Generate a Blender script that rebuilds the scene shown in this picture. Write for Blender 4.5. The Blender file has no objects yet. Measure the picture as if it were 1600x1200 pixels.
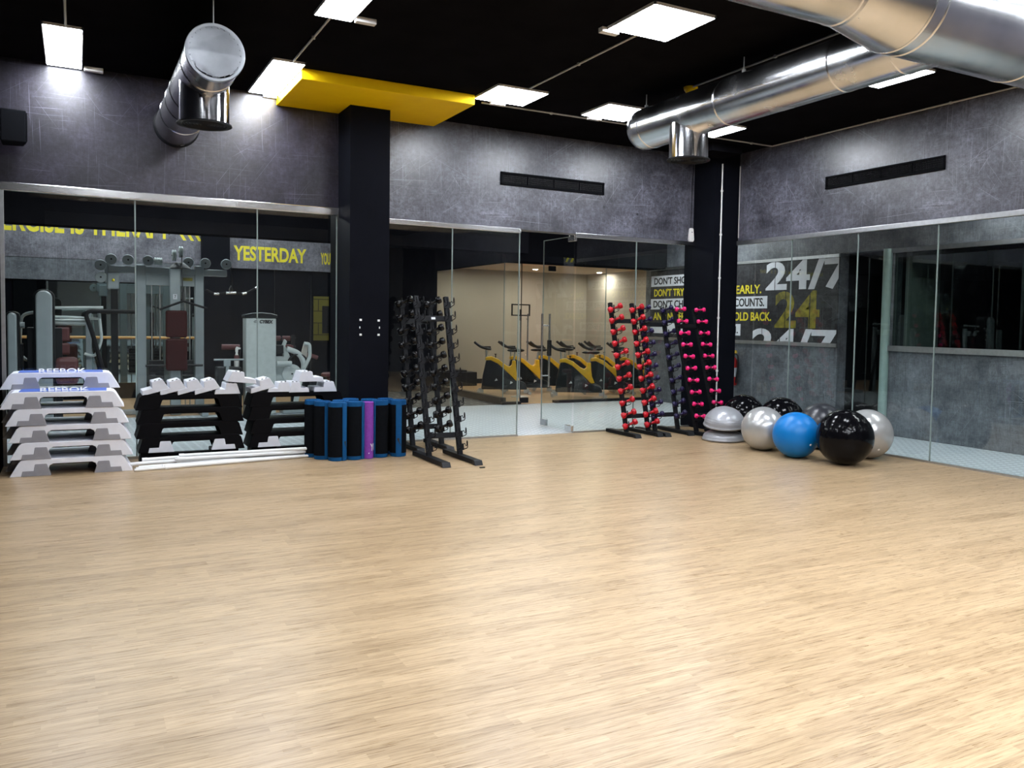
import bpy, bmesh, math, random
from mathutils import Vector, Matrix, Euler
random.seed(7)
PI = math.pi
S = bpy.context.scene
COL = S.collection

# ------------------------------------------------------------------ camera
F_PX, CX, CY = 1321.908, 837.534, 572.824
YAW, PITCH, ROLL, EYE = 0.4978, 0.0517, 0.0168, 1.58
YAW, PITCH, ROLL = 0.49783, 0.05170, 0.01679
cy_, sy_, cp_, sp_ = math.cos(YAW), math.sin(YAW), math.cos(PITCH), math.sin(PITCH)
fw = Vector((sy_*cp_, cy_*cp_, -sp_)); r0 = Vector((cy_, -sy_, 0)); u0 = r0.cross(fw)
rt = r0*math.cos(ROLL) + u0*math.sin(ROLL); up = -r0*math.sin(ROLL) + u0*math.cos(ROLL)
cd = bpy.data.cameras.new('camera'); cam = bpy.data.objects.new('camera', cd); COL.objects.link(cam)
m = Matrix((rt, up, -fw)).transposed().to_4x4(); m.translation = (0, 0, EYE); cam.matrix_world = m
cd.sensor_fit = 'HORIZONTAL'; cd.sensor_width = 36; cd.lens = F_PX/1600*36
cd.shift_x = (800-CX)/1600; cd.shift_y = (CY-600)/1600
cd.clip_start = .05; cd.clip_end = 200
S.camera = cam

# ------------------------------------------------------------------ world, exposure, render behaviour
w = bpy.data.worlds.new('world'); S.world = w; w.use_nodes = True
w.node_tree.nodes['Background'].inputs[0].default_value = (.5, .55, .65, 1)
w.node_tree.nodes['Background'].inputs[1].default_value = .01
vs = S.view_settings
vs.view_transform = 'Standard'; vs.look = 'None'; vs.gamma = 1; vs.use_curve_mapping = False; vs.exposure = 0.1
S.display_settings.display_device = 'sRGB'
cy = S.cycles
cy.max_bounces = 9; cy.diffuse_bounces = 4; cy.glossy_bounces = 5; cy.transparent_max_bounces = 24; cy.transmission_bounces = 4
cy.use_denoising = True; cy.caustics_reflective = False; cy.caustics_refractive = False
cy.sample_clamp_indirect = 6.0
PANEL_E, GYM_E, SPIN_E, HALL_E = 46.0, 16.0, 620.0, 22.0

# ------------------------------------------------------------------ materials
def nm(name):
    mt = bpy.data.materials.new(name); mt.use_nodes = True
    nt = mt.node_tree; b = nt.nodes['Principled BSDF']
    return mt, nt, b
def N(nt, typ, **kw):
    n = nt.nodes.new(typ)
    for k, v in kw.items():
        if k.startswith('i_'):
            key = k[2:]
            n.inputs[int(key) if key.isdigit() else key].default_value = v
        else: setattr(n, k, v)
    return n
def ramp(nt, src, p0, c0, p1, c1):
    r = N(nt, 'ShaderNodeValToRGB'); e = r.color_ramp.elements
    e[0].position = p0; e[1].position = p1
    e[0].color = c0 if len(c0) == 4 else (*c0, 1); e[1].color = c1 if len(c1) == 4 else (*c1, 1)
    nt.links.new(src, r.inputs[0]); return r
def math_n(nt, op, a, b=None):
    n = N(nt, 'ShaderNodeMath', operation=op)
    for i, v in enumerate((a, b)):
        if v is None: continue
        if isinstance(v, (int, float)): n.inputs[i].default_value = v
        else: nt.links.new(v, n.inputs[i])
    return n.outputs[0]
def mixc(nt, fac, a, b, mode='MIX'):
    n = N(nt, 'ShaderNodeMix', data_type='RGBA', blend_type=mode)
    for i, v in ((0, fac), (6, a), (7, b)):
        if isinstance(v, (int, float)): n.inputs[i].default_value = v
        elif isinstance(v, tuple): n.inputs[i].default_value = v if len(v) == 4 else (*v, 1)
        else: nt.links.new(v, n.inputs[i])
    return n.outputs[2]
def simple(name, col, rough=.5, metal=0., var=.06, scale=14., bump=0., spec=.5, coat=0.):
    """plain surface with a little procedural mottling"""
    mt, nt, b = nm(name)
    tc = N(nt, 'ShaderNodeTexCoord'); nz = N(nt, 'ShaderNodeTexNoise', i_Scale=scale, i_Detail=4.)
    nt.links.new(tc.outputs['Object'], nz.inputs['Vector'])
    lo = tuple(max(0, c*(1-var)) for c in col); hi = tuple(min(1, c*(1+var)) for c in col)
    r = ramp(nt, nz.outputs[0], .3, lo, .7, hi)
    nt.links.new(r.outputs[0], b.inputs['Base Color'])
    b.inputs['Roughness'].default_value = rough; b.inputs['Metallic'].default_value = metal
    b.inputs['Specular IOR Level'].default_value = spec; b.inputs['Coat Weight'].default_value = coat
    if bump:
        bp = N(nt, 'ShaderNodeBump', i_Strength=bump, i_Distance=.002)
        n2 = N(nt, 'ShaderNodeTexNoise', i_Scale=scale*12, i_Detail=3.)
        nt.links.new(tc.outputs['Object'], n2.inputs['Vector'])
        nt.links.new(n2.outputs[0], bp.inputs['Height']); nt.links.new(bp.outputs[0], b.inputs['Normal'])
    return mt
def emis(name, col, strength):
    mt, nt, b = nm(name)
    b.inputs['Base Color'].default_value = (.8, .8, .8, 1)
    b.inputs['Emission Color'].default_value = (*col, 1); b.inputs['Emission Strength'].default_value = strength
    return mt
def glass_mat(name, tint=(.90, .945, .925), refl=1.0):
    mt = bpy.data.materials.new(name); mt.use_nodes = True; nt = mt.node_tree; nt.nodes.clear()
    out = N(nt, 'ShaderNodeOutputMaterial'); mx = N(nt, 'ShaderNodeMixShader')
    tr = N(nt, 'ShaderNodeBsdfTransparent'); tr.inputs[0].default_value = (*tint, 1)
    gl = N(nt, 'ShaderNodeBsdfGlossy'); gl.inputs['Roughness'].default_value = 0.0; gl.inputs[0].default_value = (.95, 1, .98, 1)
    fr = N(nt, 'ShaderNodeFresnel', i_IOR=1.45)
    ge = N(nt, 'ShaderNodeNewGeometry')                       # both faces of a thin pane count once, on the way in
    f = math_n(nt, 'MULTIPLY', math_n(nt, 'MULTIPLY', fr.outputs[0], math_n(nt, 'SUBTRACT', 1., ge.outputs['Backfacing'])), 1.7*refl)
    f = math_n(nt, 'MINIMUM', f, 1.)
    nt.links.new(f, mx.inputs[0]); nt.links.new(tr.outputs[0], mx.inputs[1]); nt.links.new(gl.outputs[0], mx.inputs[2])
    nt.links.new(mx.outputs[0], out.inputs[0]); return mt
def concrete(name, dark, light, scratch, rough=.37, spec=.75, grain_k=.9):
    """printed scratched-concrete wall paper: mottling, brush streaks, long scratches, pits"""
    mt, nt, b = nm(name); L = nt.links
    tc = N(nt, 'ShaderNodeTexCoord'); sx = N(nt, 'ShaderNodeSeparateXYZ'); L.new(tc.outputs['Object'], sx.inputs[0])
    u = math_n(nt, 'ADD', sx.outputs[0], sx.outputs[1]); cb = N(nt, 'ShaderNodeCombineXYZ')
    L.new(u, cb.inputs[0]); L.new(sx.outputs[2], cb.inputs[1])
    def noise(rot, sc, scale, detail=3., rough_=.6, off=(0, 0, 0)):
        m0 = N(nt, 'ShaderNodeMapping'); m0.inputs['Rotation'].default_value = (0, 0, rot); L.new(cb.outputs[0], m0.inputs[0])
        mp = N(nt, 'ShaderNodeMapping'); mp.inputs['Scale'].default_value = sc; mp.inputs['Location'].default_value = off
        L.new(m0.outputs[0], mp.inputs[0])
        nz = N(nt, 'ShaderNodeTexNoise', i_Scale=scale, i_Detail=detail, i_Roughness=rough_); L.new(mp.outputs[0], nz.inputs['Vector'])
        return nz.outputs[0]
    base = ramp(nt, noise(0, (1, 1, 1), 1.9, 12., .72), .34, dark, .68, light).outputs[0]
    grain = ramp(nt, noise(0, (1, 1, 1), 17., 9., .88), .38, (.2, .2, .2), .64, (1.9, 1.9, 1.9)).outputs[0]
    base = mixc(nt, grain_k, base, grain, 'MULTIPLY')
    vstr = ramp(nt, noise(0, (42, 5, 1), 1.2, 6., .75), .38, (.62, .62, .62), .68, (1.45, 1.45, 1.45)).outputs[0]
    base = mixc(nt, .55, base, vstr, 'MULTIPLY')
    hstr = ramp(nt, noise(.03, (3.5, 48, 1), 1.2, 6., .75), .40, (.75, .75, .75), .7, (1.35, 1.35, 1.35)).outputs[0]
    base = mixc(nt, .35, base, hstr, 'MULTIPLY')
    patch = noise(0, (1, 1, 1), 2.1, 2., .5, (5, 3, 0))
    tot = None
    for k, (rot, sc, thr) in enumerate(((.03, (.55, 150, 1), .70), (-.05, (.8, 190, 1), .695), (1.54, (.8, 150, 1), .685), (1.60, (.5, 170, 1), .70), (.40, (.35, 120, 1), .715), (-.60, (.5, 140, 1), .705), (.95, (.7, 150, 1), .715), (-.95, (.6, 150, 1), .715))):
        s = ramp(nt, noise(rot, sc, 1., 2., .5, (k*3.1, k*7.7, 0)), thr, (0, 0, 0), thr+.03, (1, 1, 1)).outputs[0]
        tot = s if tot is None else mixc(nt, 1., tot, s, 'LIGHTEN')
    mask = ramp(nt, patch, .40, (.12, .12, .12), .62, (.85, .85, .85)).outputs[0]
    tot = mixc(nt, 1., tot, mask, 'MULTIPLY')
    base = mixc(nt, tot, base, scratch)
    vo = N(nt, 'ShaderNodeTexVoronoi', i_Scale=2.6); L.new(cb.outputs[0], vo.inputs['Vector'])
    pit = ramp(nt, vo.outputs['Distance'], .035, (.12, .12, .12), .06, (1, 1, 1)).outputs[0]
    base = mixc(nt, 1., base, pit, 'MULTIPLY')
    L.new(base, b.inputs['Base Color']); b.inputs['Roughness'].default_value = rough; b.inputs['Specular IOR Level'].default_value = spec
    return mt
def wood_floor(name, c_lo, c_hi, c_dark, rough=.30):
    mt, nt, b = nm(name); L = nt.links
    tc = N(nt, 'ShaderNodeTexCoord'); sx = N(nt, 'ShaderNodeSeparateXYZ'); L.new(tc.outputs['Object'], sx.inputs[0])
    x, y = sx.outputs[0], sx.outputs[1]
    def cell(width, length, seed):
        row = math_n(nt, 'FLOOR', math_n(nt, 'DIVIDE', y, width))
        wn = N(nt, 'ShaderNodeTexWhiteNoise', noise_dimensions='1D'); L.new(math_n(nt, 'ADD', row, seed), wn.inputs['W'])
        xo = math_n(nt, 'ADD', x, math_n(nt, 'MULTIPLY', wn.outputs['Value'], length*7.3))
        seg = math_n(nt, 'FLOOR', math_n(nt, 'DIVIDE', xo, length))
        c = N(nt, 'ShaderNodeCombineXYZ'); L.new(row, c.inputs[0]); L.new(seg, c.inputs[1]); c.inputs[2].default_value = seed
        w2 = N(nt, 'ShaderNodeTexWhiteNoise', noise_dimensions='3D'); L.new(c.outputs[0], w2.inputs['Vector'])
        return w2.outputs['Value'], c
    v1, c1 = cell(.045, .62, 3.); v2, c2 = cell(.18, 1.25, 11.)
    def streak(sc, scale, cellv, detail=5.):
        mp = N(nt, 'ShaderNodeMapping'); mp.inputs['Scale'].default_value = sc; L.new(tc.outputs['Object'], mp.inputs[0])
        ad = N(nt, 'ShaderNodeVectorMath', operation='ADD'); L.new(mp.outputs[0], ad.inputs[0])
        sc_ = N(nt, 'ShaderNodeVectorMath', operation='SCALE'); L.new(cellv.outputs[0], sc_.inputs[0]); sc_.inputs['Scale'].default_value = 3.7
        L.new(sc_.outputs[0], ad.inputs[1])
        nz = N(nt, 'ShaderNodeTexNoise', i_Scale=scale, i_Detail=detail, i_Roughness=.65); L.new(ad.outputs[0], nz.inputs['Vector'])
        return nz.outputs[0]
    s1 = streak((2.0, 38, 1), 1.6, c2, 8.); s2 = streak((4.5, 130, 1), 1.5, c1)
    mix = math_n(nt, 'ADD', math_n(nt, 'MULTIPLY', s1, .62), math_n(nt, 'ADD', math_n(nt, 'MULTIPLY', v1, .07), math_n(nt, 'ADD', math_n(nt, 'MULTIPLY', v2, .05), math_n(nt, 'MULTIPLY', s2, .34))))
    col = ramp(nt, mix, .40, c_lo, .64, c_hi).outputs[0]
    dk = ramp(nt, s1, .56, (0, 0, 0), .70, (.75, .75, .75)).outputs[0]
    col = mixc(nt, dk, col, c_dark)
    L.new(col, b.inputs['Base Color'])
    rr = ramp(nt, s2, .3, (rough-.05,)*3, .7, (rough+.08,)*3); L.new(rr.outputs[0], b.inputs['Roughness'])
    b.inputs['Specular IOR Level'].default_value = .45
    return mt
def tread_floor(name, c_lo, c_hi):
    mt, nt, b = nm(name); L = nt.links
    tc = N(nt, 'ShaderNodeTexCoord'); mp = N(nt, 'ShaderNodeMapping'); mp.inputs['Rotation'].default_value = (0, 0, .78); L.new(tc.outputs['Object'], mp.inputs[0])
    wv = N(nt, 'ShaderNodeTexBrick', i_Scale=1.); L.new(mp.outputs[0], wv.inputs['Vector'])
    wv.inputs['Brick Width'].default_value = .16; wv.inputs['Row Height'].default_value = .075; wv.inputs['Mortar Size'].default_value = .022
    wv.inputs['Color1'].default_value = (*c_lo, 1); wv.inputs['Color2'].default_value = (*c_lo, 1); wv.inputs['Mortar'].default_value = (*c_hi, 1)
    L.new(wv.outputs['Color'], b.inputs['Base Color'])
    bp = N(nt, 'ShaderNodeBump', i_Strength=.4, i_Distance=.003); L.new(wv.outputs['Fac'], bp.inputs['Height']); L.new(bp.outputs[0], b.inputs['Normal'])
    b.inputs['Roughness'].default_value = .38
    return mt
def brick_mat(name, c1, c2, mortar, bw, rh, ms, vertical=True, rough=.6):
    mt, nt, b = nm(name); L = nt.links
    tc = N(nt, 'ShaderNodeTexCoord'); sx = N(nt, 'ShaderNodeSeparateXYZ'); L.new(tc.outputs['Object'], sx.inputs[0])
    cb = N(nt, 'ShaderNodeCombineXYZ'); L.new(sx.outputs[0], cb.inputs[0]); L.new(sx.outputs[2 if vertical else 1], cb.inputs[1])
    wv = N(nt, 'ShaderNodeTexBrick', i_Scale=1.); L.new(cb.outputs[0], wv.inputs['Vector'])
    wv.inputs['Brick Width'].default_value = bw; wv.inputs['Row Height'].default_value = rh; wv.inputs['Mortar Size'].default_value = ms
    wv.inputs['Color1'].default_value = (*c1, 1); wv.inputs['Color2'].default_value = (*c2, 1); wv.inputs['Mortar'].default_value = (*mortar, 1)
    L.new(wv.outputs['Color'], b.inputs['Base Color']); b.inputs['Roughness'].default_value = rough
    return mt
def duct_mat(name):
    mt, nt, b = nm(name); L = nt.links
    tc = N(nt, 'ShaderNodeTexCoord'); nz = N(nt, 'ShaderNodeTexNoise', i_Scale=3., i_Detail=5.); L.new(tc.outputs['Object'], nz.inputs['Vector'])
    L.new(ramp(nt, nz.outputs[0], .3, (.62, .63, .64), .7, (.76, .76, .77)).outputs[0], b.inputs['Base Color'])
    L.new(ramp(nt, nz.outputs[0], .3, (.17,)*3, .75, (.30,)*3).outputs[0], b.inputs['Roughness'])
    b.inputs['Metallic'].default_value = 1.; return mt

M = {}
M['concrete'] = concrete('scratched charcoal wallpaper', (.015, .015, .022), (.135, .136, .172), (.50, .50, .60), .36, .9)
M['concrete_shaded'] = concrete('shaded scratched wallpaper', (.0035, .003, .006), (.028, .024, .040), (.20, .19, .26), .34, .62)  # same print as the charcoal one, left bay's shade put into the colours
M['concrete_grey'] = concrete('scratched grey corridor wallpaper', (.050, .056, .066), (.19, .205, .23), (.36, .38, .41), .45, .5, .38)
M['concrete_pale'] = concrete('scratched pale gym wallpaper', (.075, .072, .088), (.25, .245, .28), (.46, .46, .50), .45, .4, .5)
M['wood'] = wood_floor('strip oak vinyl floor', (.205, .129, .062), (.500, .362, .215), (.145, .091, .047))
M['wood_spin'] = wood_floor('spin room wood floor', (.40, .24, .12), (.62, .42, .24), (.30, .18, .10))
M['tread'] = tread_floor('grey tread plate vinyl', (.27, .31, .35), (.60, .65, .69))
M['stone'] = brick_mat('dark stone paver floor', (.012, .012, .013), (.03, .03, .032), (.16, .17, .17), .42, .16, .02, False)
M['black_paint'] = simple('matte black paint', (.0065, .0066, .0085), .8, var=.15, scale=3, spec=.0)
M['navy_paint'] = simple('blue black paint', (.0052, .0058, .009), .5, var=.12, scale=3, spec=.03)
M['yellow'] = simple('yellow painted board', (1., .64, .003), .6, var=.04, scale=5, spec=.15)
M['steel'] = simple('brushed steel rail', (.72, .72, .72), .22, 1., .08, 30)
M['steel_dull'] = simple('dull steel trim', (.55, .56, .57), .38, 1., .08, 20)
M['glass'] = glass_mat('clear glass', (.945, .972, .962), 1.0)
M['glass_dark'] = glass_mat('grey window glass', (.62, .68, .66), 1.4)
M['joint'] = simple('pale glass edge', (.20, .25, .24), .3, var=.05)
M['black_joint'] = simple('black seal', (.01, .01, .01), .4)
M['panel_frame'] = simple('white lamp frame', (.75, .75, .75), .4)
M['panel'] = emis('lamp diffuser', (.885, .93, 1.), PANEL_E)
M['duct'] = duct_mat('galvanised duct')
M['duct_cap'] = simple('dull galvanised plate', (.42, .44, .47), .38, 1., .15, 6)
M['chrome'] = simple('polished duct metal', (.84, .84, .86), .13, 1., .03, 8)
M['black_plastic'] = simple('black plastic', (.006, .006, .008), .4, var=.1, spec=.3)
M['black_gloss'] = simple('glossy black vinyl', (.003, .003, .004), .22, var=.1, spec=.32)
M['black_metal'] = simple('black powder coated steel', (.0065, .007, .009), .5, var=.15, scale=25, spec=.16)
M['vent_black'] = simple('black vent enamel', (.004, .0045, .006), .6, spec=.04)
M['conduit'] = simple('grey conduit', (.42, .42, .40), .5)
M['white_plastic'] = simple('white plastic', (.78, .78, .77), .4, var=.02)
M['step_white'] = simple('white step plastic', (.86, .88, .96), .42, var=.03)
M['step_grey'] = simple('grey step plastic', (.31, .31, .345), .5, var=.05)
M['riser_grey'] = simple('pale grey riser plastic', (.60, .615, .67), .5, var=.05)
M['step_blue'] = simple('blue step mat', (.035, .10, .45), .6)
M['step_black'] = simple('black step plastic', (.003, .003, .004), .45, var=.1, spec=.06)
M['mat_blue'] = simple('blue foam', (.004, .075, .22), .75, var=.08, scale=30, bump=.3, spec=.2)
M['mat_black'] = simple('charcoal foam', (.006, .007, .009), .85, var=.12, scale=30, bump=.3, spec=.02)
M['mat_purple'] = simple('purple foam', (.20, .035, .34), .7, var=.1, scale=40, bump=.3)
M['red'] = simple('red vinyl', (.42, .003, .012), .34, var=.06, spec=.4)
M['purple'] = simple('dark purple vinyl', (.009, .005, .044), .38, var=.08, spec=.35)
M['pink'] = simple('hot pink vinyl', (.85, .012, .17), .38, var=.06, spec=.4)
M['ball_silver'] = simple('silver pearl vinyl', (.50, .50, .50), .27, .5, .05, 6)
M['ball_blue'] = simple('blue vinyl', (.001, .165, .50), .36, 0., .05, 6, spec=.35)
M['ball_black'] = simple('black vinyl', (.003, .003, .004), .13, 0., .05, 6, spec=.15)
M['ball_grey'] = simple('dark grey vinyl', (.022, .023, .030), .3, 0., .08, 6)
M['bosu'] = simple('grey pearl vinyl', (.38, .39, .42), .3, .25, .05, 6)
M['tan_wall'] = simple('warm beige wall', (.44, .41, .37), .8, var=.03, scale=2)
M['tan_ceiling'] = simple('cream ceiling', (.66, .57, .46), .8, var=.02)
M['spin_lamp'] = emis('warm downlight', (1., .87, .72), SPIN_E)
M['gym_lamp'] = emis('cool gym lamp', (.86, .94, 1.), GYM_E)
M['hall_lamp'] = emis('hall lamp', (.95, .98, 1.), HALL_E)
M['machine'] = simple('grey machine enamel', (.30, .345, .365), .35, .1, .05, 6)
M['machine_dark'] = simple('dark machine enamel', (.010, .011, .013), .4, spec=.25)
M['machine_white'] = simple('white machine enamel', (.46, .51, .51), .35)
M['upholstery'] = simple('maroon upholstery', (.036, .005, .0055), .6, var=.15, spec=.15)
M['upholstery_light'] = simple('faded red upholstery', (.10, .026, .028), .5, var=.12)
M['mirror'] = simple('gym mirror', (.34, .40, .40), .02, 1., .02)
M['barre'] = simple('wooden barre', (.62, .36, .12), .4)
M['bike_yellow'] = simple('yellow bike enamel', (.80, .46, .008), .3)
M['bike_black'] = simple('black bike fairing', (.008, .009, .011), .3, spec=.3)
M['text_yellow'] = simple('yellow lettering', (.78, .66, .03), .6, var=.1, scale=8)
M['text_ochre'] = simple('worn ochre lettering', (.22, .19, .012), .6, var=.5, scale=9)
M['text_white'] = simple('white lettering', (.72, .74, .80), .6, var=.06)
M['text_black'] = simple('black lettering', (.01, .01, .012), .6)
M['poster'] = concrete('dark poster print', (.010, .010, .012), (.055, .056, .062), (.2, .2, .21), .45, .4)
M['ext_red'] = simple('extinguisher red', (.45, .02, .02), .3)
M['post_green'] = simple('pale green post', (.26, .36, .34), .35, .1)
M['rear_grey'] = simple('mid grey rear wall', (.20, .20, .21), .8, var=.05, scale=2)
M['wall_pale'] = simple('pale wall', (.30, .34, .33), .7)
M['poster_yellow'] = brick_mat('yellow tile print', (.13, .12, .008), (.155, .14, .012), (.04, .035, .005), .5, .25, .01)

# ------------------------------------------------------------------ mesh building
class MB:
    def __init__(s): s.v = []; s.f = []
    def add(s, vs, fs, mtx=None):
        o = len(s.v)
        s.v += [tuple(mtx @ Vector(p)) if mtx is not None else tuple(p) for p in vs]
        s.f += [tuple(i+o for i in f) for f in fs]; return s
    def box(s, lo, hi, mtx=None):
        (a, b, c), (d, e, g) = lo, hi
        return s.add([(a, b, c), (d, b, c), (d, e, c), (a, e, c), (a, b, g), (d, b, g), (d, e, g), (a, e, g)],
                     [(3, 2, 1, 0), (4, 5, 6, 7), (0, 1, 5, 4), (1, 2, 6, 5), (2, 3, 7, 6), (3, 0, 4, 7)], mtx)
    def prism(s, poly, t0, t1, plane='xz', mtx=None):
        """poly counter-clockwise in its plane, extruded along the third axis"""
        n = len(poly)
        def P(a, b, t): return {'xz': (a, t, b), 'xy': (a, b, t), 'yz': (t, a, b)}[plane]
        vs = [P(a, b, t0) for a, b in poly] + [P(a, b, t1) for a, b in poly]
        fs = [tuple(range(n)), tuple(reversed(range(n, 2*n)))] + [((i+1) % n, i, n+i, n+(i+1) % n) for i in range(n)]
        if plane == 'xy': fs = [tuple(reversed(f)) for f in fs]
        if plane == 'yz': fs = [tuple(reversed(f)) for f in fs]
        return s.add(vs, fs, mtx)
    def lathe(s, prof, seg=24, mtx=None, caps=True):
        """profile [(r, z)] about z"""
        vs = []; fs = []
        for r, z in prof:
            for k in range(seg):
                a = 2*PI*k/seg; vs.append((r*math.cos(a), r*math.sin(a), z))
        for i in range(len(prof)-1):
            for k in range(seg):
                k2 = (k+1) % seg
                fs.append((i*seg+k, i*seg+k2, (i+1)*seg+k2, (i+1)*seg+k))
        if caps: fs.append(tuple(reversed(range(seg)))); fs.append(tuple(range((len(prof)-1)*seg, len(prof)*seg)))
        else: fs += [((len(prof)-1)*seg+k, (len(prof)-1)*seg+(k+1) % seg, (k+1) % seg, k) for k in range(seg)]
        return s.add(vs, fs, mtx)
    def cyl(s, p0, p1, r, r1=None, seg=12, prof=None):
        p0, p1 = Vector(p0), Vector(p1); d = p1-p0; L = d.length
        mt = Matrix.Translation(p0) @ d.to_track_quat('Z', 'Y').to_matrix().to_4x4()
        return s.lathe(prof or [(r, 0), (r if r1 is None else r1, L)], seg, mt)
    def tube(s, pts, r, seg=8, closed=False):
        pts = [Vector(p) for p in pts]; n = len(pts); vs = []; fs = []; nrm = None
        for i, p in enumerate(pts):
            if closed: t = (pts[(i+1) % n]-pts[i-1])
            else: t = pts[min(i+1, n-1)]-pts[max(i-1, 0)]
            t.normalize()
            if nrm is None:
                nrm = t.orthogonal().normalized()
            else:
                nrm = (nrm - t*nrm.dot(t)); nrm = nrm.normalized() if nrm.length > 1e-6 else t.orthogonal().normalized()
            bn = t.cross(nrm)
            for k in range(seg):
                a = 2*PI*k/seg; vs.append(p+(nrm*math.cos(a)+bn*math.sin(a))*r)
        m_ = n if closed else n-1
        for i in range(m_):
            j = (i+1) % n
            for k in range(seg):
                k2 = (k+1) % seg; fs.append((i*seg+k, i*seg+k2, j*seg+k2, j*seg+k))
        if not closed: fs.append(tuple(reversed(range(seg)))); fs.append(tuple(range((n-1)*seg, n*seg)))
        return s.add(vs, fs)
    def ball(s, c, r, seg=32, rings=18, sc=(1, 1, 1), mtx=None):
        prof = [(max(1e-4, r*math.sin(PI*i/rings)), -r*math.cos(PI*i/rings)) for i in range(rings+1)]
        mt = Matrix.Translation(c) @ (mtx or Matrix()) @ Matrix.Diagonal((*sc, 1))
        return s.lathe(prof, seg, mt)
    def build(s, name, mat, parent=None, smooth=None, bevel=0, loc=None):
        me = bpy.data.meshes.new(name); me.from_pydata(s.v, [], s.f); me.validate(); me.update()
        me.materials.append(M[mat] if isinstance(mat, str) else mat)
        if smooth:
            me.shade_smooth(); me.set_sharp_from_angle(angle=math.radians(smooth))
        o = bpy.data.objects.new(name, me); COL.objects.link(o)
        if parent is not None: o.parent = parent
        if loc: o.location = loc
        if bevel:
            b = o.modifiers.new('bevel', 'BEVEL'); b.width = bevel; b.segments = 2; b.limit_method = 'ANGLE'; b.angle_limit = .6
        return o
def arc_pts(pts, rad=.05, n=4):
    """round the corners of a polyline"""
    pts = [Vector(p) for p in pts]; out = [pts[0]]
    for a, b, c in zip(pts, pts[1:], pts[2:]):
        d0, d1 = (a-b), (c-b); r = min(rad, d0.length*.45, d1.length*.45)
        p, q = b+d0.normalized()*r, b+d1.normalized()*r
        for k in range(n+1):
            t = k/n; out.append(p*(1-t)**2 + b*2*t*(1-t) + q*t*t)
    return out+[pts[-1]]
def tag(o, label, cat, group=None, kind=None):
    o['label'] = label; o['category'] = cat
    if group: o['group'] = group
    if kind: o['kind'] = kind
    return o
def thing(name, label, cat, loc=(0, 0, 0), rz=0., group=None):
    o = bpy.data.objects.new(name, None); COL.objects.link(o); o.empty_display_size = .1
    o.location = loc; o.rotation_euler = (0, 0, rz); return tag(o, label, cat, group)
def struct(name, mb, mat, parent=None, label=None, smooth=None, bevel=0):
    o = mb.build(name, mat, parent, smooth, bevel); o['kind'] = 'structure'
    if parent is None:
        o['label'] = label or name.replace('_', ' '); o['category'] = name.split('_')[0]
    return o
def dup(root, label, loc=None, rot=None, group=None):
    r = root.copy(); COL.objects.link(r); r['label'] = label
    if loc is not None: r.location = loc
    if rot is not None: r.rotation_euler = rot
    if group: r['group'] = group
    for ch in list(root.children):
        c = ch.copy(); COL.objects.link(c); c.parent = r
        for g in list(ch.children):
            d = g.copy(); COL.objects.link(d); d.parent = c
    return r
def box(lo, hi): return MB().box(lo, hi)
ORD = ['top', 'second', 'third', 'fourth', 'fifth', 'sixth', 'seventh', 'eighth', 'ninth', 'tenth', 'eleventh']
def text(name, s, mat, w, h, frame, parent=None, weight=.012, cuts=(), clip=None, depth=.003, shear=0.):
    """lettering fitted to w x h metres; frame = 4x4 with x along the line, y up, z out of the wall; clip=(x0,y0,x1,y1) in metres"""
    cu = bpy.data.curves.new('lettering_curve', 'FONT'); cu.body = s; cu.size = 1; cu.extrude = .5; cu.offset = weight; cu.shear = shear
    cu.resolution_u = 4
    to = bpy.data.objects.new('lettering_curve', cu); COL.objects.link(to)
    dg = bpy.context.evaluated_depsgraph_get(); dg.update()
    me = bpy.data.meshes.new_from_object(to.evaluated_get(dg)); bpy.data.objects.remove(to); bpy.data.curves.remove(cu)
    xs = [v.co.x for v in me.vertices]; ys = [v.co.y for v in me.vertices]
    x0, x1, y0, y1 = min(xs), max(xs), min(ys), max(ys)
    for v in me.vertices:
        v.co = ((v.co.x-x0)/(x1-x0)*w, (v.co.y-y0)/(y1-y0)*h, (v.co.z+.5)*depth)
    bm = bmesh.new(); bm.from_mesh(me)
    def cutp(co, no, **k): bmesh.ops.bisect_plane(bm, geom=bm.verts[:]+bm.edges[:]+bm.faces[:], plane_co=co, plane_no=no, **k)
    for a, b in cuts:
        cutp((a, 0, 0), (1, 0, 0)); cutp((b, 0, 0), (1, 0, 0))
        bmesh.ops.delete(bm, geom=[f for f in bm.faces if a < f.calc_center_median().x < b], context='FACES')
    if clip:
        cutp((clip[0], 0, 0), (-1, 0, 0), clear_outer=True); cutp((clip[2], 0, 0), (1, 0, 0), clear_outer=True)
        cutp((0, clip[1], 0), (0, -1, 0), clear_outer=True); cutp((0, clip[3], 0), (0, 1, 0), clear_outer=True)
    bm.transform(frame); bm.to_mesh(me); bm.free(); me.materials.clear(); me.materials.append(M[mat]); me.name = name
    o = bpy.data.objects.new(name, me); COL.objects.link(o)
    if parent is not None: o.parent = parent
    return o
def frame_from(origin, xdir, ydir=(0, 0, 1)):
    x = Vector(xdir).normalized(); y = Vector(ydir).normalized(); z = x.cross(y)
    mt = Matrix((x, y, z)).transposed().to_4x4(); mt.translation = origin; return mt

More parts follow.
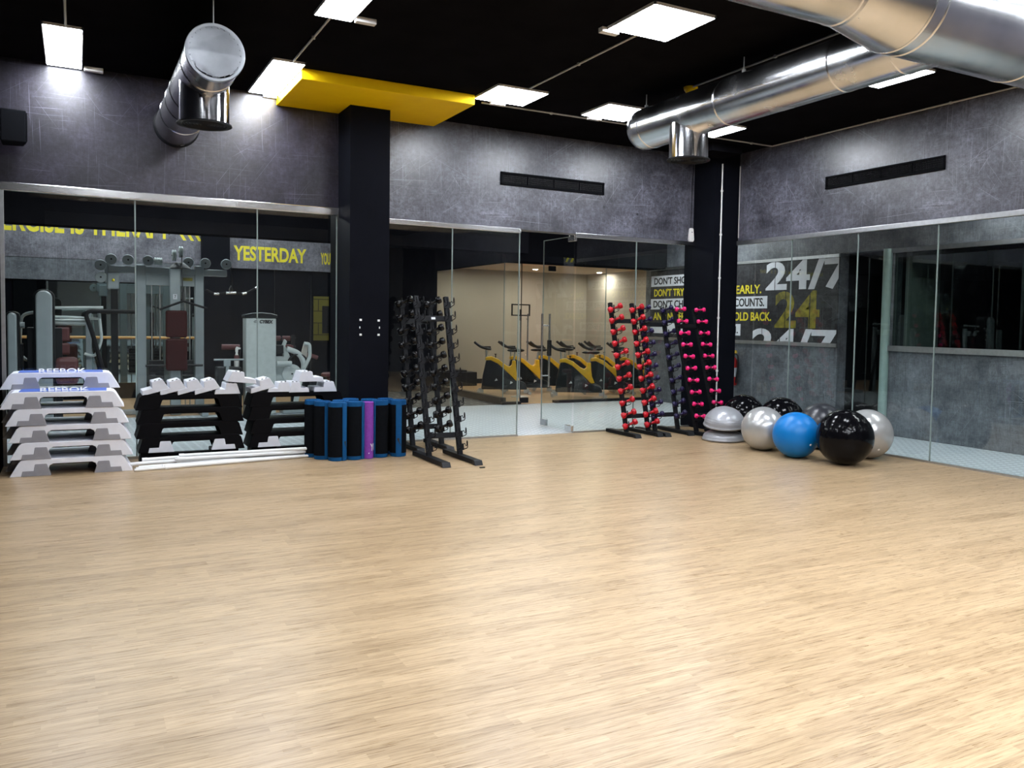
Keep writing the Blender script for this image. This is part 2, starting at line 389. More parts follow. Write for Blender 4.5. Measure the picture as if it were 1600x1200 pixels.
# ------------------------------------------------------------------ the setting
DA, DL, DB, DC = 10.435, 10.30, 8.875, 10.61      # right bay glass, left bay glass, right wall glass, corridor wall
HR, HRL, HC = 2.86, 2.90, 4.19
struct('floor', box((-.9, -4.2, -.2), (DB, 10.435, 0)), 'wood', label='light oak strip floor of the studio')
struct('floor_corridor', MB().box((-4, 10.435, -.2), (DC, 14.56, -.004)).box((DB, -4.2, -.2), (DC, 10.435, -.004)), 'tread', label='grey tread plate corridor floor behind the glass')
struct('floor_gym', box((-4, 14.56, -.2), (4.4, 18.2, -.004)), 'wood_spin', label='wooden floor under the gym machines')
struct('floor_paving', box((4.4, 14.56, -.2), (7.18, 20, -.004)), 'stone', label='dark stone paved floor left of the spin room')
struct('floor_spin', box((7.18, 14.56, -.2), (12.5, 20, .0)), 'wood_spin', label='wooden floor of the spin room')
struct('ceiling', box((-.9, -4.2, HC), (DB+.15, 10.6, HC+.15)), 'black_paint', label='matte black studio ceiling')
struct('wall_left', box((-.9, -4.2, 0), (-.68, 10.5, HC)), 'black_paint', label='black left wall of the studio')
struct('wall_rear', box((-.9, -4.4, 0), (DC, -4.2, HC)), 'rear_grey', label='grey rear wall of the studio')
struct('wall_back', box((-.68, DL, HRL), (2.83, DL+.2, HC)), 'concrete_shaded', label='scratched charcoal wall above the left glass')
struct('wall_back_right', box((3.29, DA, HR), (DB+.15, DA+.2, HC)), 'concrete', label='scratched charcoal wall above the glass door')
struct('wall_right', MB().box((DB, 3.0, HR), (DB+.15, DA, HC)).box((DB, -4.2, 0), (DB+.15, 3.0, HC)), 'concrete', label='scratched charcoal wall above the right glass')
struct('wall_column_left', box((2.82, 9.8, 0), (3.30, 10.66, HC)), 'navy_paint', label='square black column between the two glass bays')
struct('wall_column_corner', box((8.40, 9.95, 0), (DB, DA+.2, HC)), 'navy_paint', label='square black column in the far corner')
struct('ceiling_beam', box((7.95, 9.50, 4.07), (8.5, 9.96, HC)), 'black_paint', label='short black beam from the corner column')
# rails and channels of the glass walls
struct('trim_1', box((-.68, DL-.04, HRL-.055), (2.82, DL+.04, HRL+.03)), 'steel', label='steel head rail over the left glass', bevel=.006)
struct('trim_2', box((3.30, DA-.03, HR-.05), (5.39, DA+.03, HR+.012)), 'steel', label='steel head rail left of the glass door', bevel=.005)
struct('trim_3', box((6.27, DA-.03, HR-.05), (8.40, DA+.03, HR+.012)), 'steel', label='steel head rail right of the glass door', bevel=.005)
struct('trim_4', box((DB-.03, 3.0, HR-.05), (DB+.03, 9.95, HR+.012)), 'steel_dull', label='steel head rail over the right glass', bevel=.005)
struct('trim_5', box((-.68, DL-.02, 0), (2.82, DL+.02, .03)), 'steel_dull', label='floor channel of the left glass')
struct('trim_6', MB().box((3.30, DA-.02, 0), (5.39, DA+.02, .022)).box((6.29, DA-.02, 0), (8.40, DA+.02, .022)), 'steel_dull', label='floor channel of the back glass')
struct('trim_7', box((DB-.02, 3.0, 0), (DB+.02, 9.95, .022)), 'steel_dull', label='floor channel of the right glass')
struct('trim_8', box((-.68, DL-.03, 0), (-.645, DL+.03, HRL)), 'steel_dull', label='steel jamb at the left end of the glass')
WN = [0]
def pane_x(x0, x1, y, z0, z1, joint_right=True, label='', jm='joint', gm='glass'):
    WN[0] += 1
    o = struct('window_%d' % WN[0], box((x0+.004, y-.005, z0), (x1-.004, y+.005, z1)), gm, label=label)
    if joint_right: struct('joint', box((x1-.0065, y-.007, z0), (x1+.0065, y+.007, z1)), jm, o)
def pane_y(y0, y1, x, z0, z1, joint=True, label='', jm='joint', gm='glass'):
    WN[0] += 1
    o = struct('window_%d' % WN[0], box((x-.005, y0+.004, z0), (x+.005, y1-.004, z1)), gm, label=label)
    if joint: struct('joint', box((x-.007, y0-.0065, z0), (x+.007, y0+.0065, z1)), jm, o)
pane_x(-.64, .575, DL, .03, HRL-.05, label='left pane of the left glass wall')
pane_x(.575, 1.865, DL, .03, HRL-.05, label='middle pane of the left glass wall')
pane_x(1.865, 2.80, DL, .03, HRL-.05, label='pane of the left glass wall beside the column')
pane_x(3.31, 4.38, DA, .022, HR-.045, label='glass pane between black column and dumbbell rack')
pane_x(4.38, 5.38, DA, .022, HR-.045, label='glass pane left of the open glass door')
pane_x(6.30, 7.34, DA, .022, HR-.045, label='glass pane behind the red dumbbells')
pane_x(7.34, 8.39, DA, .022, HR-.045, False, label='glass pane behind purple and pink dumbbells')
for a, b, l in ((8.83, 9.94, 'glass pane beside the corner column'), (7.68, 8.83, 'second glass pane of the right wall from corner'), (6.52, 7.68, 'third glass pane of the right wall from corner'), (5.3, 6.52, 'fourth glass pane of the right wall from corner'), (4.1, 5.3, 'fifth glass pane of the right wall'), (3.01, 4.1, 'sixth glass pane of the right wall')):
    pane_y(a, b, DB, .022, HR-.045, a > 3.1, l)
# open glass door, swung 90 degrees into the corridor
d = struct('door_1', box((6.279, 10.47, .015), (6.291, 11.37, HR-.03)), 'glass', label='frameless glass door standing open into the corridor')
struct('edge', MB().box((6.277, 11.366, .015), (6.293, 11.374, HR-.03)).box((6.277, 10.47, HR-.034), (6.293, 11.37, HR-.026)), 'joint', d)
struct('patch_fitting', MB().box((6.262, 10.44, HR-.10), (6.308, 10.62, HR-.02)), 'steel', d, bevel=.004)
struct('patch_fitting', MB().box((6.262, 10.44, .015), (6.308, 10.62, .10)), 'steel', d, bevel=.004)
struct('corner_lock', MB().box((6.262, 11.20, .015), (6.308, 11.36, .11)), 'steel_dull', d, bevel=.004)
for sx in (-1, 1):
    hb = MB().cyl((6.285+sx*.065, 11.27, .60), (6.285+sx*.065, 11.27, 1.72), .016, seg=14)
    for z in (.78, 1.54): hb.cyl((6.285, 11.27, z), (6.285+sx*.065, 11.27, z), .010)
    struct('handle', hb, 'steel', d, smooth=40)
struct('lock_box', box((6.325, 11.24, 1.08), (6.375, 11.30, 1.32)), 'black_plastic', d, bevel=.006)
# corridor ceiling pieces and bulkhead hiding the top of the gym wall
struct('ceiling_corridor', MB().box((-4, 10.66, 3.45), (DC, 14.0, 3.6)).box((DB+.15, -4.2, 3.45), (DC, 10.66, 3.6)), 'black_paint', label='black corridor ceiling')
struct('wall_bulkhead', box((-4, 13.6, 2.83), (7.2, 14.0, 3.6)), 'black_paint', label='black bulkhead over the gym opening')
struct('wall_spin_head', box((7.2, 14.0, 2.72), (DC, 14.62, 3.6)), 'black_paint', label='black band over the spin room glass')
struct('wall_gym', box((-4, 18.0, 0), (7.2, 18.2, 4.2)), 'navy_paint', label='black far wall of the gym')
struct('wall_gym_left', box((-4.1, 10.5, 0), (-4, 18.2, 4.2)), 'black_paint', label='black left wall of the gym')
struct('ceiling_gym', box((-4, 14.0, 4.1), (7.2, 18.2, 4.25)), 'black_paint', label='black ceiling of the gym')
struct('trim_9', box((-3.5, 17.94, 2.62), (2.17, 18.0, 3.9)), 'concrete_pale', label='grey scratched band on the gym wall, left piece')
struct('trim_10', box((2.70, 17.94, 2.58), (5.2, 18.0, 3.9)), 'concrete_pale', label='grey scratched band on the gym wall, right piece')
struct('trim_11', box((2.17, 17.8, 0), (2.70, 18.0, 4.1)), 'navy_paint', label='black pilaster between the two lettered bands')
struct('trim_12', box((-3.5, 17.95, 2.22), (2.17, 18.0, 2.62)), 'concrete_grey', label='grey band above the gym mirror')
tag(box((-1.0, 17.94, .30), (2.16, 17.99, 2.2)).build('wall_mirror', 'mirror', bevel=.004), 'large mirror on the far gym wall behind the machines', 'mirror')
struct('trim_13', MB().box((3.6, 17.985, 0), (3.61, 18.0, 2.58)).box((4.33, 17.97, 0), (4.36, 18.0, 2.5)), 'machine_dark', label='thin panel seams on the black gym wall')
# corridor wall seen through the right glass
struct('wall_corridor', MB().box((DC, 9.52, 0), (DC+.2, 14.7, 3.6)).box((DC, 8.62, 2.76), (DC+.2, 9.52, 3.6)).box((DC, -4.2, 0), (DC+.2, 8.62, 1.30)).box((DC, -4.2, 2.76), (DC+.2, 8.62, 3.6)).box((DC, -4.2, 1.30), (DC+.2, 4.4, 2.76)).box((DC, 8.52, 1.30), (DC+.2, 8.62, 2.76)), 'concrete_grey', label='scratched grey corridor wall')
struct('trim_14', box((DC-.03, 9.52, 2.70), (DC, 14.55, 2.75)), 'steel_dull', label='steel strip above the lettered poster')
struct('trim_15', box((DC-.03, 9.52, 1.27), (DC, 14.55, 1.33)), 'steel_dull', label='steel strip below the lettered poster')
struct('trim_16', box((DC-.05, 4.4, 1.25), (DC+.02, 8.60, 1.33)), 'steel_dull', label='steel sill of the corridor window')
struct('trim_17', box((DC-.04, 4.4, 2.70), (DC+.02, 8.62, 2.76)), 'steel_dull', label='steel head of the corridor window')
struct('trim_18', MB().cyl((DC-.03, 8.60, 0), (DC-.03, 8.60, 2.76), .065, seg=16), 'post_green', label='pale green post beside the dark doorway', smooth=40)
struct('wall_room', MB().box((14.3, 3, 0), (14.5, 11, 3.6)).box((DC+.2, 9.52, 0), (14.3, 9.7, 3.6)).box((DC+.2, 3, -.2), (14.3, 11, 0)).box((DC+.2, 3, 3.3), (14.3, 11, 3.5)), 'machine_dark', label='dark room behind the corridor window')
struct('wall_room_partition', box((DC+.25, 8.40, 0), (DC+.9, 8.50, 3.3)), 'wall_pale', label='pale wall end inside the dark room')
WN[0] += 1
struct('window_%d' % WN[0], box((DC+.03, 4.4, 1.33), (DC+.04, 8.52, 2.70)), 'glass_dark', label='grey window glass in the corridor wall')
# spin room
SY, SX, SR = 14.55, 7.2, 12.3
struct('wall_spin_back', box((SX, 19.8, 0), (SR+.2, 20, 3.1)), 'tan_wall', label='beige back wall of the spin room')
struct('wall_spin_right', box((SR, SY, 0), (SR+.2, 19.8, 3.1)), 'tan_wall', label='beige right wall of the spin room')
struct('ceiling_spin', box((SX-.02, SY+.08, 2.92), (SR+.2, 20, 3.1)), 'tan_ceiling', label='cream ceiling of the spin room')
struct('baseboard_spin', box((SX+.05, 19.77, 0), (SR, 19.8, .12)), 'machine_dark', label='dark skirting of the spin room')
struct('trim_19', box((SX-.05, SY-.06, 0), (7.56, SY+.06, .05)).box((8.32, SY-.06, 0), (DC, SY+.06, .05)).box((SX-.06, SY, 0), (SX+.06, 19.8, .13)), 'machine_dark', label='dark sill under the spin room glass')
pane_x(SX, 7.56, SY, .05, 2.72, True, 'narrow corner pane of the spin room', 'black_joint')
pane_x(8.32, 9.5, SY, .05, 2.72, True, 'spin room pane beside its door', 'joint')
pane_x(9.5, DC-.01, SY, .05, 2.72, False, 'spin room pane beside the lettered wall')
d = struct('door_2', box((7.57, SY-.005, .02), (8.31, SY+.005, 2.68)), 'glass', label='frameless glass door of the spin room')
struct('patch_fitting', MB().box((8.16, SY-.02, 2.60), (8.31, SY+.02, 2.70)).box((7.58, SY-.02, .02), (7.74, SY+.02, .12)), 'black_plastic', d)
struct('handle', MB().cyl((7.68, SY-.06, .85), (7.68, SY-.06, 1.75), .014).cyl((7.68, SY-.06, .95), (7.68, SY+.0, .95), .009).cyl((7.68, SY-.06, 1.65), (7.68, SY, 1.65), .009), 'steel', d, smooth=40)
pane_y(SY+.02, 16.3, SX, .13, 2.72, True, 'front side pane of the spin room')
pane_y(16.3, 18.0, SX, .13, 2.72, False, 'rear side pane of the spin room')
struct('wall_spin_side', box((SX-.06, SY, 2.72), (SX+.06, 19.8, 3.6)), 'black_paint', label='black band over the side glass of the spin room')

# ------------------------------------------------------------------ lamps
def panel(lx0, lx1, ly0, ly1, label, z=HC, drv=None):
    cx, cyy = (lx0+lx1)/2, (ly0+ly1)/2; hx, hy = (lx1-lx0)/2, (ly1-ly0)/2
    t = thing('ceiling_light', label, 'light', (cx, cyy, z), group='white square lamps on the black ceiling')
    fr = MB()
    for a, b in (((-hx, -hy), (hx, -hy+.016)), ((-hx, hy-.016), (hx, hy)), ((-hx, -hy), (-hx+.016, hy)), ((hx-.016, -hy), (hx, hy))): fr.box((a[0], a[1], -.026), (b[0], b[1], -.002))
    fr.build('frame', 'panel_frame', t)
    box((-hx+.010, -hy+.010, -.028), (hx-.010, hy-.010, -.010)).build('diffuser', 'panel', t)
    if drv: box((drv[0]-.09, drv[1]-.035, -.05), (drv[0]+.09, drv[1]+.035, -.005)).build('driver_box', 'panel_frame', t, bevel=.006)
panel(-.25, .08, 8.86, 10.26, 'long white ceiling lamp at far left against the wall', drv=(.27, .65))
panel(1.75, 2.08, 8.84, 10.24, 'long white ceiling lamp beside the yellow board', drv=(.1, .755))
panel(1.80, 2.13, 6.0, 7.38, 'long white ceiling lamp cut by the top edge', drv=(.26, .6))
panel(4.08, 4.72, 8.48, 9.12, 'square white ceiling lamp right of the yellow board', drv=(0, .36))
panel(5.53, 6.17, 8.48, 9.12, 'square white ceiling lamp behind the end of the duct', drv=(-.1, .36))
panel(4.12, 4.76, 5.68, 6.38, 'large square white ceiling lamp at top centre', drv=(-.28, .38))
panel(7.09, 7.73, 8.56, 9.22, 'square white ceiling lamp below the branch duct near the corner', drv=(0, .37))
panel(6.98, 7.62, 5.70, 6.40, 'square white ceiling lamp right of the branch duct', drv=(0, .38))
for x0, y0, l in ((4.12, 2.9, 'middle of the room'), (1.80, 2.9, 'left side of the room'), (6.98, 2.9, 'right side of the room'), (4.12, .1, 'over the camera side'), (6.98, .1, 'over the right camera side'), (1.8, .1, 'over the left camera side'), (5.53, 2.9, 'added fill right of the middle of the room'), (5.53, .1, 'added fill right of the camera'), (1.8, 1.5, 'left of the added nearest row'), (4.12, 1.5, 'middle of the added nearest row'), (6.98, 1.5, 'right of the added nearest row'), (2.9, .1, 'added fill beside the camera'), (2.9, 1.5, 'in the gap of the added nearest row'), (.1, 5.2, 'over the left wall')):  # nearest row and panels right of middle are added fill for floor and fronts
    panel(x0, x0+.64, y0, y0+.66, 'white ceiling lamp out of view, '+l)
def hidden_lamp(name, label, lo, hi, mat):
    o = box(lo, hi).build(name, mat); tag(o, label, 'light')
hidden_lamp('gym_light', 'long lamp on the gym ceiling over the cable tower', (-.5, 15.0, 4.04), (3.0, 15.3, 4.09), 'gym_lamp')
hidden_lamp('gym_light', 'long lamp on the gym ceiling before the lettered band', (-1.5, 16.6, 4.04), (4.5, 16.9, 4.09), 'gym_lamp')
hidden_lamp('corridor_light', 'lamp on the corridor ceiling before the poster', (9.5, 11.4, 3.40), (9.9, 13.2, 3.44), 'hall_lamp')
hidden_lamp('corridor_light', 'lamp on the corridor ceiling along the right glass', (9.6, 5.4, 3.40), (9.9, 7.2, 3.44), 'hall_lamp')
hidden_lamp('corridor_light', 'lamp on the corridor ceiling before the spin room door', (5.2, 12.2, 3.40), (7.6, 12.5, 3.44), 'hall_lamp')
hidden_lamp('corridor_light', 'added unseen lamp on the corridor ceiling before the cable tower', (-.6, 12.2, 3.40), (3.2, 12.5, 3.44), 'hall_lamp')  # unseen lamp added to brighten the machine fronts
for k, (x, y) in enumerate(((10.1, 18.7), (12.0, 18.7), (8.4, 18.7), (8.4, 16.2), (10.1, 16.2), (11.6, 16.2))):
    t = thing('downlight', 'small round downlight in the cream spin room ceiling, ' + ('rear' if y > 17 else 'front') + ' row, ' + ['middle', 'right', 'left', 'left', 'middle', 'right'][k], 'light', (x, y, 2.92), group='downlights of the spin room')
    MB().lathe([(.06, -.012), (.085, -.012), (.085, -.001), (.06, -.001)], 20, None, False).build('rim', 'panel_frame', t, 40)
    MB().lathe([(.06, -.008), (.06, -.002)], 20).build('lens', 'spin_lamp', t, 40)

# ------------------------------------------------------------------ yellow board, ducts, vents, conduits
tag(MB().prism([(2.08, 9.03), (4.05, 9.03), (4.05, DL), (3.30, DL), (3.30, 9.80), (2.82, 9.80), (2.82, DL), (2.08, DL)], 4.07, 4.185, 'xy').build('ceiling_board', 'yellow', bevel=.006), 'thick yellow board on the ceiling around the black column', 'ceiling board')

def duct_run(root, axis0, axis1, R, rings, name='pipe', r1=None, mat='duct'):
    a, b = Vector(axis0), Vector(axis1)
    MB().cyl(a, b, R, r1, seg=64).build(name, mat, root, 40)
    dv = (b-a).normalized(); L = (b-a).length
    for t in rings:
        p = a+dv*t; rr = R+(0 if r1 is None else (r1-R)*t/L)
        MB().cyl(p-dv*.009, p+dv*.009, 0, seg=64, prof=[(rr, 0), (rr+.004, .004), (rr+.001, .009), (rr+.004, .014), (rr, .018)]).build('seam_ring', mat, root, 30)
def spout(root, x, y, z0, z1, R):
    MB().lathe([(R, z1), (R, z0)], 56, Matrix.Translation((x, y, 0))).build('spout', 'chrome', root, 40)
    g = MB(); T = Matrix.Translation((x, y, z1))
    g.lathe([(R+.022, -.012), (R+.022, 0.), (R-.01, .0), (R-.012, -.012)], 48, T, False)
    for k in range(7):
        rr = R*(.92-.13*k); g.lathe([(rr, -.010), (rr+.010, -.004), (rr-.002, .006), (rr-.012, .0)], 40, T, False)
    g.lathe([(.001, .014), (R-.005, .014), (R-.005, .02), (.001, .02)], 40, T)
    g.build('diffuser_grille', 'black_metal', root, 30)
# left duct
t = thing('air_duct', 'round galvanised duct coming out of the left wall', 'duct', (0, 0, 0))
duct_run(t, (1.0, 7.32, 3.70), (1.0, DL, 3.70), .222, (.36, 1.3, 1.75, 2.3))
c = MB().cyl((1.0, 7.30, 3.70), (1.0, 7.335, 3.70), 0, seg=64, prof=[(.205, .004), (.226, 0), (.230, .01), (.230, .03), (.222, .035)])
c.cyl((1.0, 7.304, 3.70), (1.0, 7.33, 3.70), .215, seg=48)
for k in range(26):
    a = 2*PI*k/26; c.ball((1.0+.195*math.cos(a), 7.303, 3.70+.195*math.sin(a)), .006, 6, 4)
c.build('end_cap', 'duct_cap', t, 40)
spout(t, 1.0, 7.98, 3.62, 3.265, .205)
MB().cyl((1.0, 7.42, 3.92), (1.0, 7.42, HC), .006).cyl((1.0, 7.42, 3.915), (1.0, 7.42, 3.95), .018).build('hanger_rod', 'conduit', t, 40)
MB().cyl((1.0, DL-.03, 3.70), (1.0, DL-.001, 3.70), 0, seg=48, prof=[(.222, 0), (.235, .01), (.240, .03)]).build('wall_collar', 'black_metal', t, 40)
# right branch duct and main duct
BX, BZ = 5.72, 3.80
t = thing('air_duct', 'long galvanised branch duct ending above the red dumbbell rack', 'duct', (0, 0, 0))
duct_run(t, (BX, 4.31, BZ), (BX, 7.98, BZ), .228, (.24, .84, 2.27, 3.55))
MB().cyl((BX, 7.96, BZ), (BX, 8.12, BZ), 0, seg=56, prof=[(.228, 0), (.228, .06), (.215, .11), (.17, .14), (.001, .15)]).build('end_cap', 'duct', t, 60)
spout(t, BX, 7.22, BZ-.1, 3.335, .205)
for y in (8.0, 6.40): MB().cyl((BX, y, BZ+.22), (BX, y, HC), .006).cyl((BX, y, BZ+.21), (BX, y, BZ+.27), .02).build('hanger_rod', 'conduit', t, 40)
t = thing('air_duct', 'thick galvanised main duct across the upper right corner', 'duct', (0, 0, 0))
duct_run(t, (-.68, 3.98, BZ), (4.38, 3.98, BZ), .262, (1.2, 2.6, 4.1, 5.02))
duct_run(t, (4.38, 3.98, BZ), (4.88, 3.98, BZ), .262, (.49,), 'reducer', .35)
duct_run(t, (4.88, 3.98, BZ), (DB, 3.98, BZ), .35, (.10, 1.3, 2.6))
for x in (3.6, 6.6): MB().cyl((x, 3.98, BZ+.25), (x, 3.98, HC), .006).build('hanger_rod', 'conduit', t, 40)

def wall_vent(label, frame, W, H, n):
    t = thing('wall_vent', label, 'vent'); t.matrix_world = frame
    fr = MB()
    for a in (((0, 0), (W, .025)), ((0, H-.025), (W, H)), ((0, 0), (.025, H)), ((W-.025, 0), (W, H))): fr.box((*a[0], 0), (*a[1], .022))
    for k in range(1, n): fr.box((W*k/n-.008, 0, 0), (W*k/n+.008, H, .018))
    fr.build('frame', 'vent_black', t, bevel=.003)
    box((.01, .01, .0005), (W-.01, H-.01, .003)).build('backing', 'text_black', t)
    fn = MB()
    for k in range(int(W/.022)):
        x = .03+k*.022
        if x < W-.03: fn.box((x, .025, .004), (x+.004, H-.025, .012))
    for k in range(5): fn.box((.025, .035+k*.026, .010), (W-.025, .041+k*.026, .016))
    fn.build('fins', 'vent_black', t)
wall_vent('black slot vent in the back wall above the glass', frame_from((5.07, DA, 3.445), (1, 0, 0)), 1.67, .175, 4)
wall_vent('black slot vent in the right wall', frame_from((DB, 8.25, 3.435), (0, -1, 0)), 1.78, .165, 4)

def conduit(label, pts, clips=(), r=.011, mat='conduit'):
    o = MB().tube(arc_pts(pts, .04), r, 8).build('conduit', mat, None, 50); tag(o, label, 'conduit')
    for c_ in clips: box((c_[0]-.014, c_[1]-.014, c_[2]-.014), (c_[0]+.014, c_[1]+.014, c_[2]+.014)).build('clip', mat, o)
Z = HC-.013
conduit('thin conduit between the two long lamps by the yellow board', [(1.95, 7.38, Z), (1.95, 8.84, Z)], [(1.95, 8.0, Z)])
conduit('thin conduit from the far left lamp towards the camera', [(-.06, 5.5, Z), (-.06, 8.86, Z)])
conduit('thin conduit between the two square lamps at top centre', [(4.45, 6.38, Z), (4.45, 8.48, Z)], [(4.45, 7.4, Z)])
conduit('thin conduit from the yellow detector to the main duct', [(5.93, 7.45, Z), (5.93, 4.4, Z)], [(5.93, 6.2, Z)])
conduit('thin conduit along the back edge of the ceiling', [(4.25, 9.28, Z), (8.83, 9.24, Z)], [(5.2, 9.28, Z), (6.6, 9.27, Z), (8.45, 9.25, Z)])
conduit('thin conduit along the top of the right wall', [(8.83, 9.22, Z), (8.83, 3.4, Z)], [(8.83, 8.6, Z), (8.83, 7.4, Z), (8.83, 6.4, Z), (8.83, 5.6, Z)])
conduit('white conduit running down the corner column', [(8.52, 9.935, 4.0), (8.52, 9.935, .02)], [(8.52, 9.935, z) for z in (3.6, 2.95, 2.3, 1.7, .9)], .012, 'white_plastic')
conduit('thin dark conduit down the edge of the corner column', [(8.862, 9.93, 4.0), (8.862, 9.93, 2.92)], (), .008)
t = thing('smoke_detector', 'small yellow detector on the ceiling behind the branch duct', 'detector', (5.95, 7.5, HC))
MB().lathe([(.001, -.062), (.05, -.06), (.072, -.03), (.072, 0)], 20).build('body', 'yellow', t, 40)
MB().lathe([(.078, -.014), (.078, 0)], 20).build('base', 'yellow', t, 40)
t = thing('handset', 'white handset hanging on the wall by the corner column', 'handset', (8.34, DA, 2.87))
MB().prism([(-.05, .03), (-.035, 0), (.035, 0), (.05, .03), (.032, .19), (.022, .205), (-.022, .205), (-.032, .19)], -.045, -.002).build('body', 'white_plastic', t, bevel=.008)
MB().tube([(0, -.012, .205), (.01, -.010, .8), (.03, -.010, HC-2.9)], .005, 6).build('cable', 'black_plastic', t, 40)
box((-.006, -.05, .135), (.006, -.044, .15)).build('button', 'black_plastic', t)
# loudspeaker
t = thing('loudspeaker', 'black loudspeaker mounted high on the left wall', 'loudspeaker', (-.55, 10.02, 3.28))
MB().prism([(-.09, -.12), (.13, -.10), (.10, .12), (-.09, .16)], 0, .32, 'xy').build('cabinet', 'vent_black', t, bevel=.012)
MB().prism([(.131, -.085), (.139, -.085), (.112, .105), (.104, .105)], .02, .30, 'xy').build('grille', 'vent_black', t)
MB().cyl((-.09, .0, .20), (-.13, .0, .20), .03).build('wall_bracket', 'black_metal', t, 40)
# white adhesive patches on the column
for k, (x, z) in enumerate(((2.955, 1.58), (3.175, 1.575), (2.945, 1.49), (3.185, 1.49), (2.955, 1.405), (3.175, 1.405))):
    big = k not in (2, 3)
    o = box((x-(.014 if big else .006), 9.797, z-.012), (x+(.014 if big else .006), 9.80, z+.012)).build('adhesive_patch', 'white_plastic', bevel=.001)
    tag(o, '%s white adhesive patch on the black column' % ['upper left', 'upper right', 'middle left narrow', 'middle right narrow', 'lower left', 'lower right'][k], 'sticker', 'white patches on the black column')
tag(box((3.82, 8.25, 0), (3.88, 8.28, .012)).build('rubber_stopper', 'black_plastic', bevel=.004), 'tiny black stopper lying alone on the wood floor', 'stopper')

# ------------------------------------------------------------------ step platforms
def riser_poly(s=1.):   # stepped block: low tread to the left, tall block to the right
    return [(-.13*s, 0), (.13*s, 0), (.095*s, .112), (.088*s, .118), (-.005*s, .118), (-.012*s, .112), (-.022*s, .052), (-.118*s, .052)]
def mirror_poly(p): return [(-a, b) for a, b in reversed(p)]
def make_step(name, label, cat, body, foot, blue=False, hgt=.165, L=1.08, D=.38, group=None, feet=True, inset=.075, ow=.20):
    t = thing(name, label, cat, group=group)
    h = L/2
    i1, i2, i3 = inset, inset+.025, inset+.055
    prof = [(-h, 0), (-ow-.035, 0), (-ow, .10), (-ow+.03, .115), (ow-.03, .115), (ow, .10), (ow+.035, 0), (h, 0), (h-i1, hgt-.03), (h-i2, hgt-.006), (h-i3, hgt), (-h+i3, hgt), (-h+i2, hgt-.006), (-h+i1, hgt-.03)]
    b = MB()
    # front and rear skirts, top deck, end skirts
    for y0, y1 in ((-D/2, -D/2+.02), (D/2-.02, D/2)): b.prism(prof, y0, y1)
    deck = [(-h+i1, hgt-.03), (-.17, hgt-.045), (.17, hgt-.045), (h-i1, hgt-.03), (h-i2, hgt-.006), (h-i3, hgt), (-h+i3, hgt), (-h+i2, hgt-.006)]
    b.prism(deck, -D/2+.02, D/2-.02)
    for s in (-1, 1):
        e = [(s*h, 0), (s*(h-i1), hgt-.03), (s*(h-i1-.025), hgt-.03), (s*(h-.03), 0)]
        b.prism(e if s < 0 else e[::-1], -D/2+.02, D/2-.02)
    b.build('body', body, t, bevel=.004)
    rb = MB()
    for k in range(5):
        yy = -.12+k*.06; rb.box((-h+.14, yy-.004, hgt-.066), (h-.14, yy+.004, hgt-.04))
    rb.build('underside_ribs', 'step_black', t)
    if feet:
        for s in (-1, 1):
            p = [(a+.0, z_) for a, z_ in riser_poly(.98)]
            if s > 0: p = mirror_poly(p)
            f = MB().prism([(a+s*.315, z_) for a, z_ in p], -D/2-.004, -D/2+.05)
            f.build('support_foot', foot, t, bevel=.003)
    if blue:
        box((-h+.16, -D/2+.02, hgt), (h-.16, D/2-.02, hgt+.006)).build('top_mat', 'step_blue', t, bevel=.003)
        text('lettering', 'REEBOK', 'text_white', .42, .12, frame_from((-.2, -.15, hgt+.006), (1, 0, 0), (0, 1, 0)), t)
        text('lettering', 'REEBOK', 'text_white', .42, .06, frame_from((-.2, -D/2+.016, hgt-.008), (1, 0, 0), (0, .5, .6)), t)
    return t
def stack(x, y, n, src, srctop, labels, group, rots, dxs, hgt=.165, rz0=-.03):
    for k in range(n):
        s = (srctop if (srctop and k == n-1) else src)
        o = dup(s, labels(k), (x+dxs[k % len(dxs)], y, k*hgt+.0), (0, 0, rz0+rots[k % len(rots)]), group)
P_W = make_step('step_platform', 'x', 'step', 'step_white', 'step_grey')
P_WB = make_step('step_platform', 'x', 'step', 'step_white', 'step_grey', True)
P_K = make_step('step_platform', 'x', 'step', 'step_black', 'riser_grey', feet=False, inset=.04, ow=.28)
P_KF = make_step('step_platform', 'x', 'step', 'step_black', 'riser_grey', inset=.04)
UP5 = ['bottom', 'second from bottom', 'middle', 'fourth from bottom', 'top']
stack(-.04, 9.72, 5, P_W, P_WB, lambda k: 'white step platform with grey feet, %s of the front white stack' % UP5[k] + (', blue topped' if k == 4 else ''), 'white steps in the front stack', (0, .01, -.01, .012, 0), (0, 0, -.01, -.035, -.075))
stack(-.10, 10.10, 6, P_W, P_WB, lambda k: 'white step platform, %s of the rear white stack by the glass' % ['bottom', 'second from bottom', 'third from bottom', 'third from top', 'second from top', 'blue topped highest'][k], 'white steps in the rear stack', (0, .006, -.006), (0, .005, -.02, -.03, -.04, -.04), rz0=0)
UP4 = ['lowest', 'second lowest', 'second highest', 'highest']
HB = .152
for k in range(4):
    dup(P_KF if k == 0 else P_K, '%s black step platform in the stack right of the white steps' % UP4[k], (1.08+(.02, .0, .012, -.004)[k], 9.98, .13+k*HB), (0, 0, -.01+.008*(k % 2)), 'black steps in the left stack')
    dup(P_KF if k == 0 else P_K, '%s black step platform in the stack beside the column' % UP4[k], (2.22+(.0, .012, -.008, .005)[k], 9.98, .13+k*HB), (0, 0, .006*(k % 2)), 'black steps in the right stack')
for o in (P_W, P_WB, P_K, P_KF):
    for ch in list(o.children): bpy.data.objects.remove(ch)
    bpy.data.objects.remove(o)
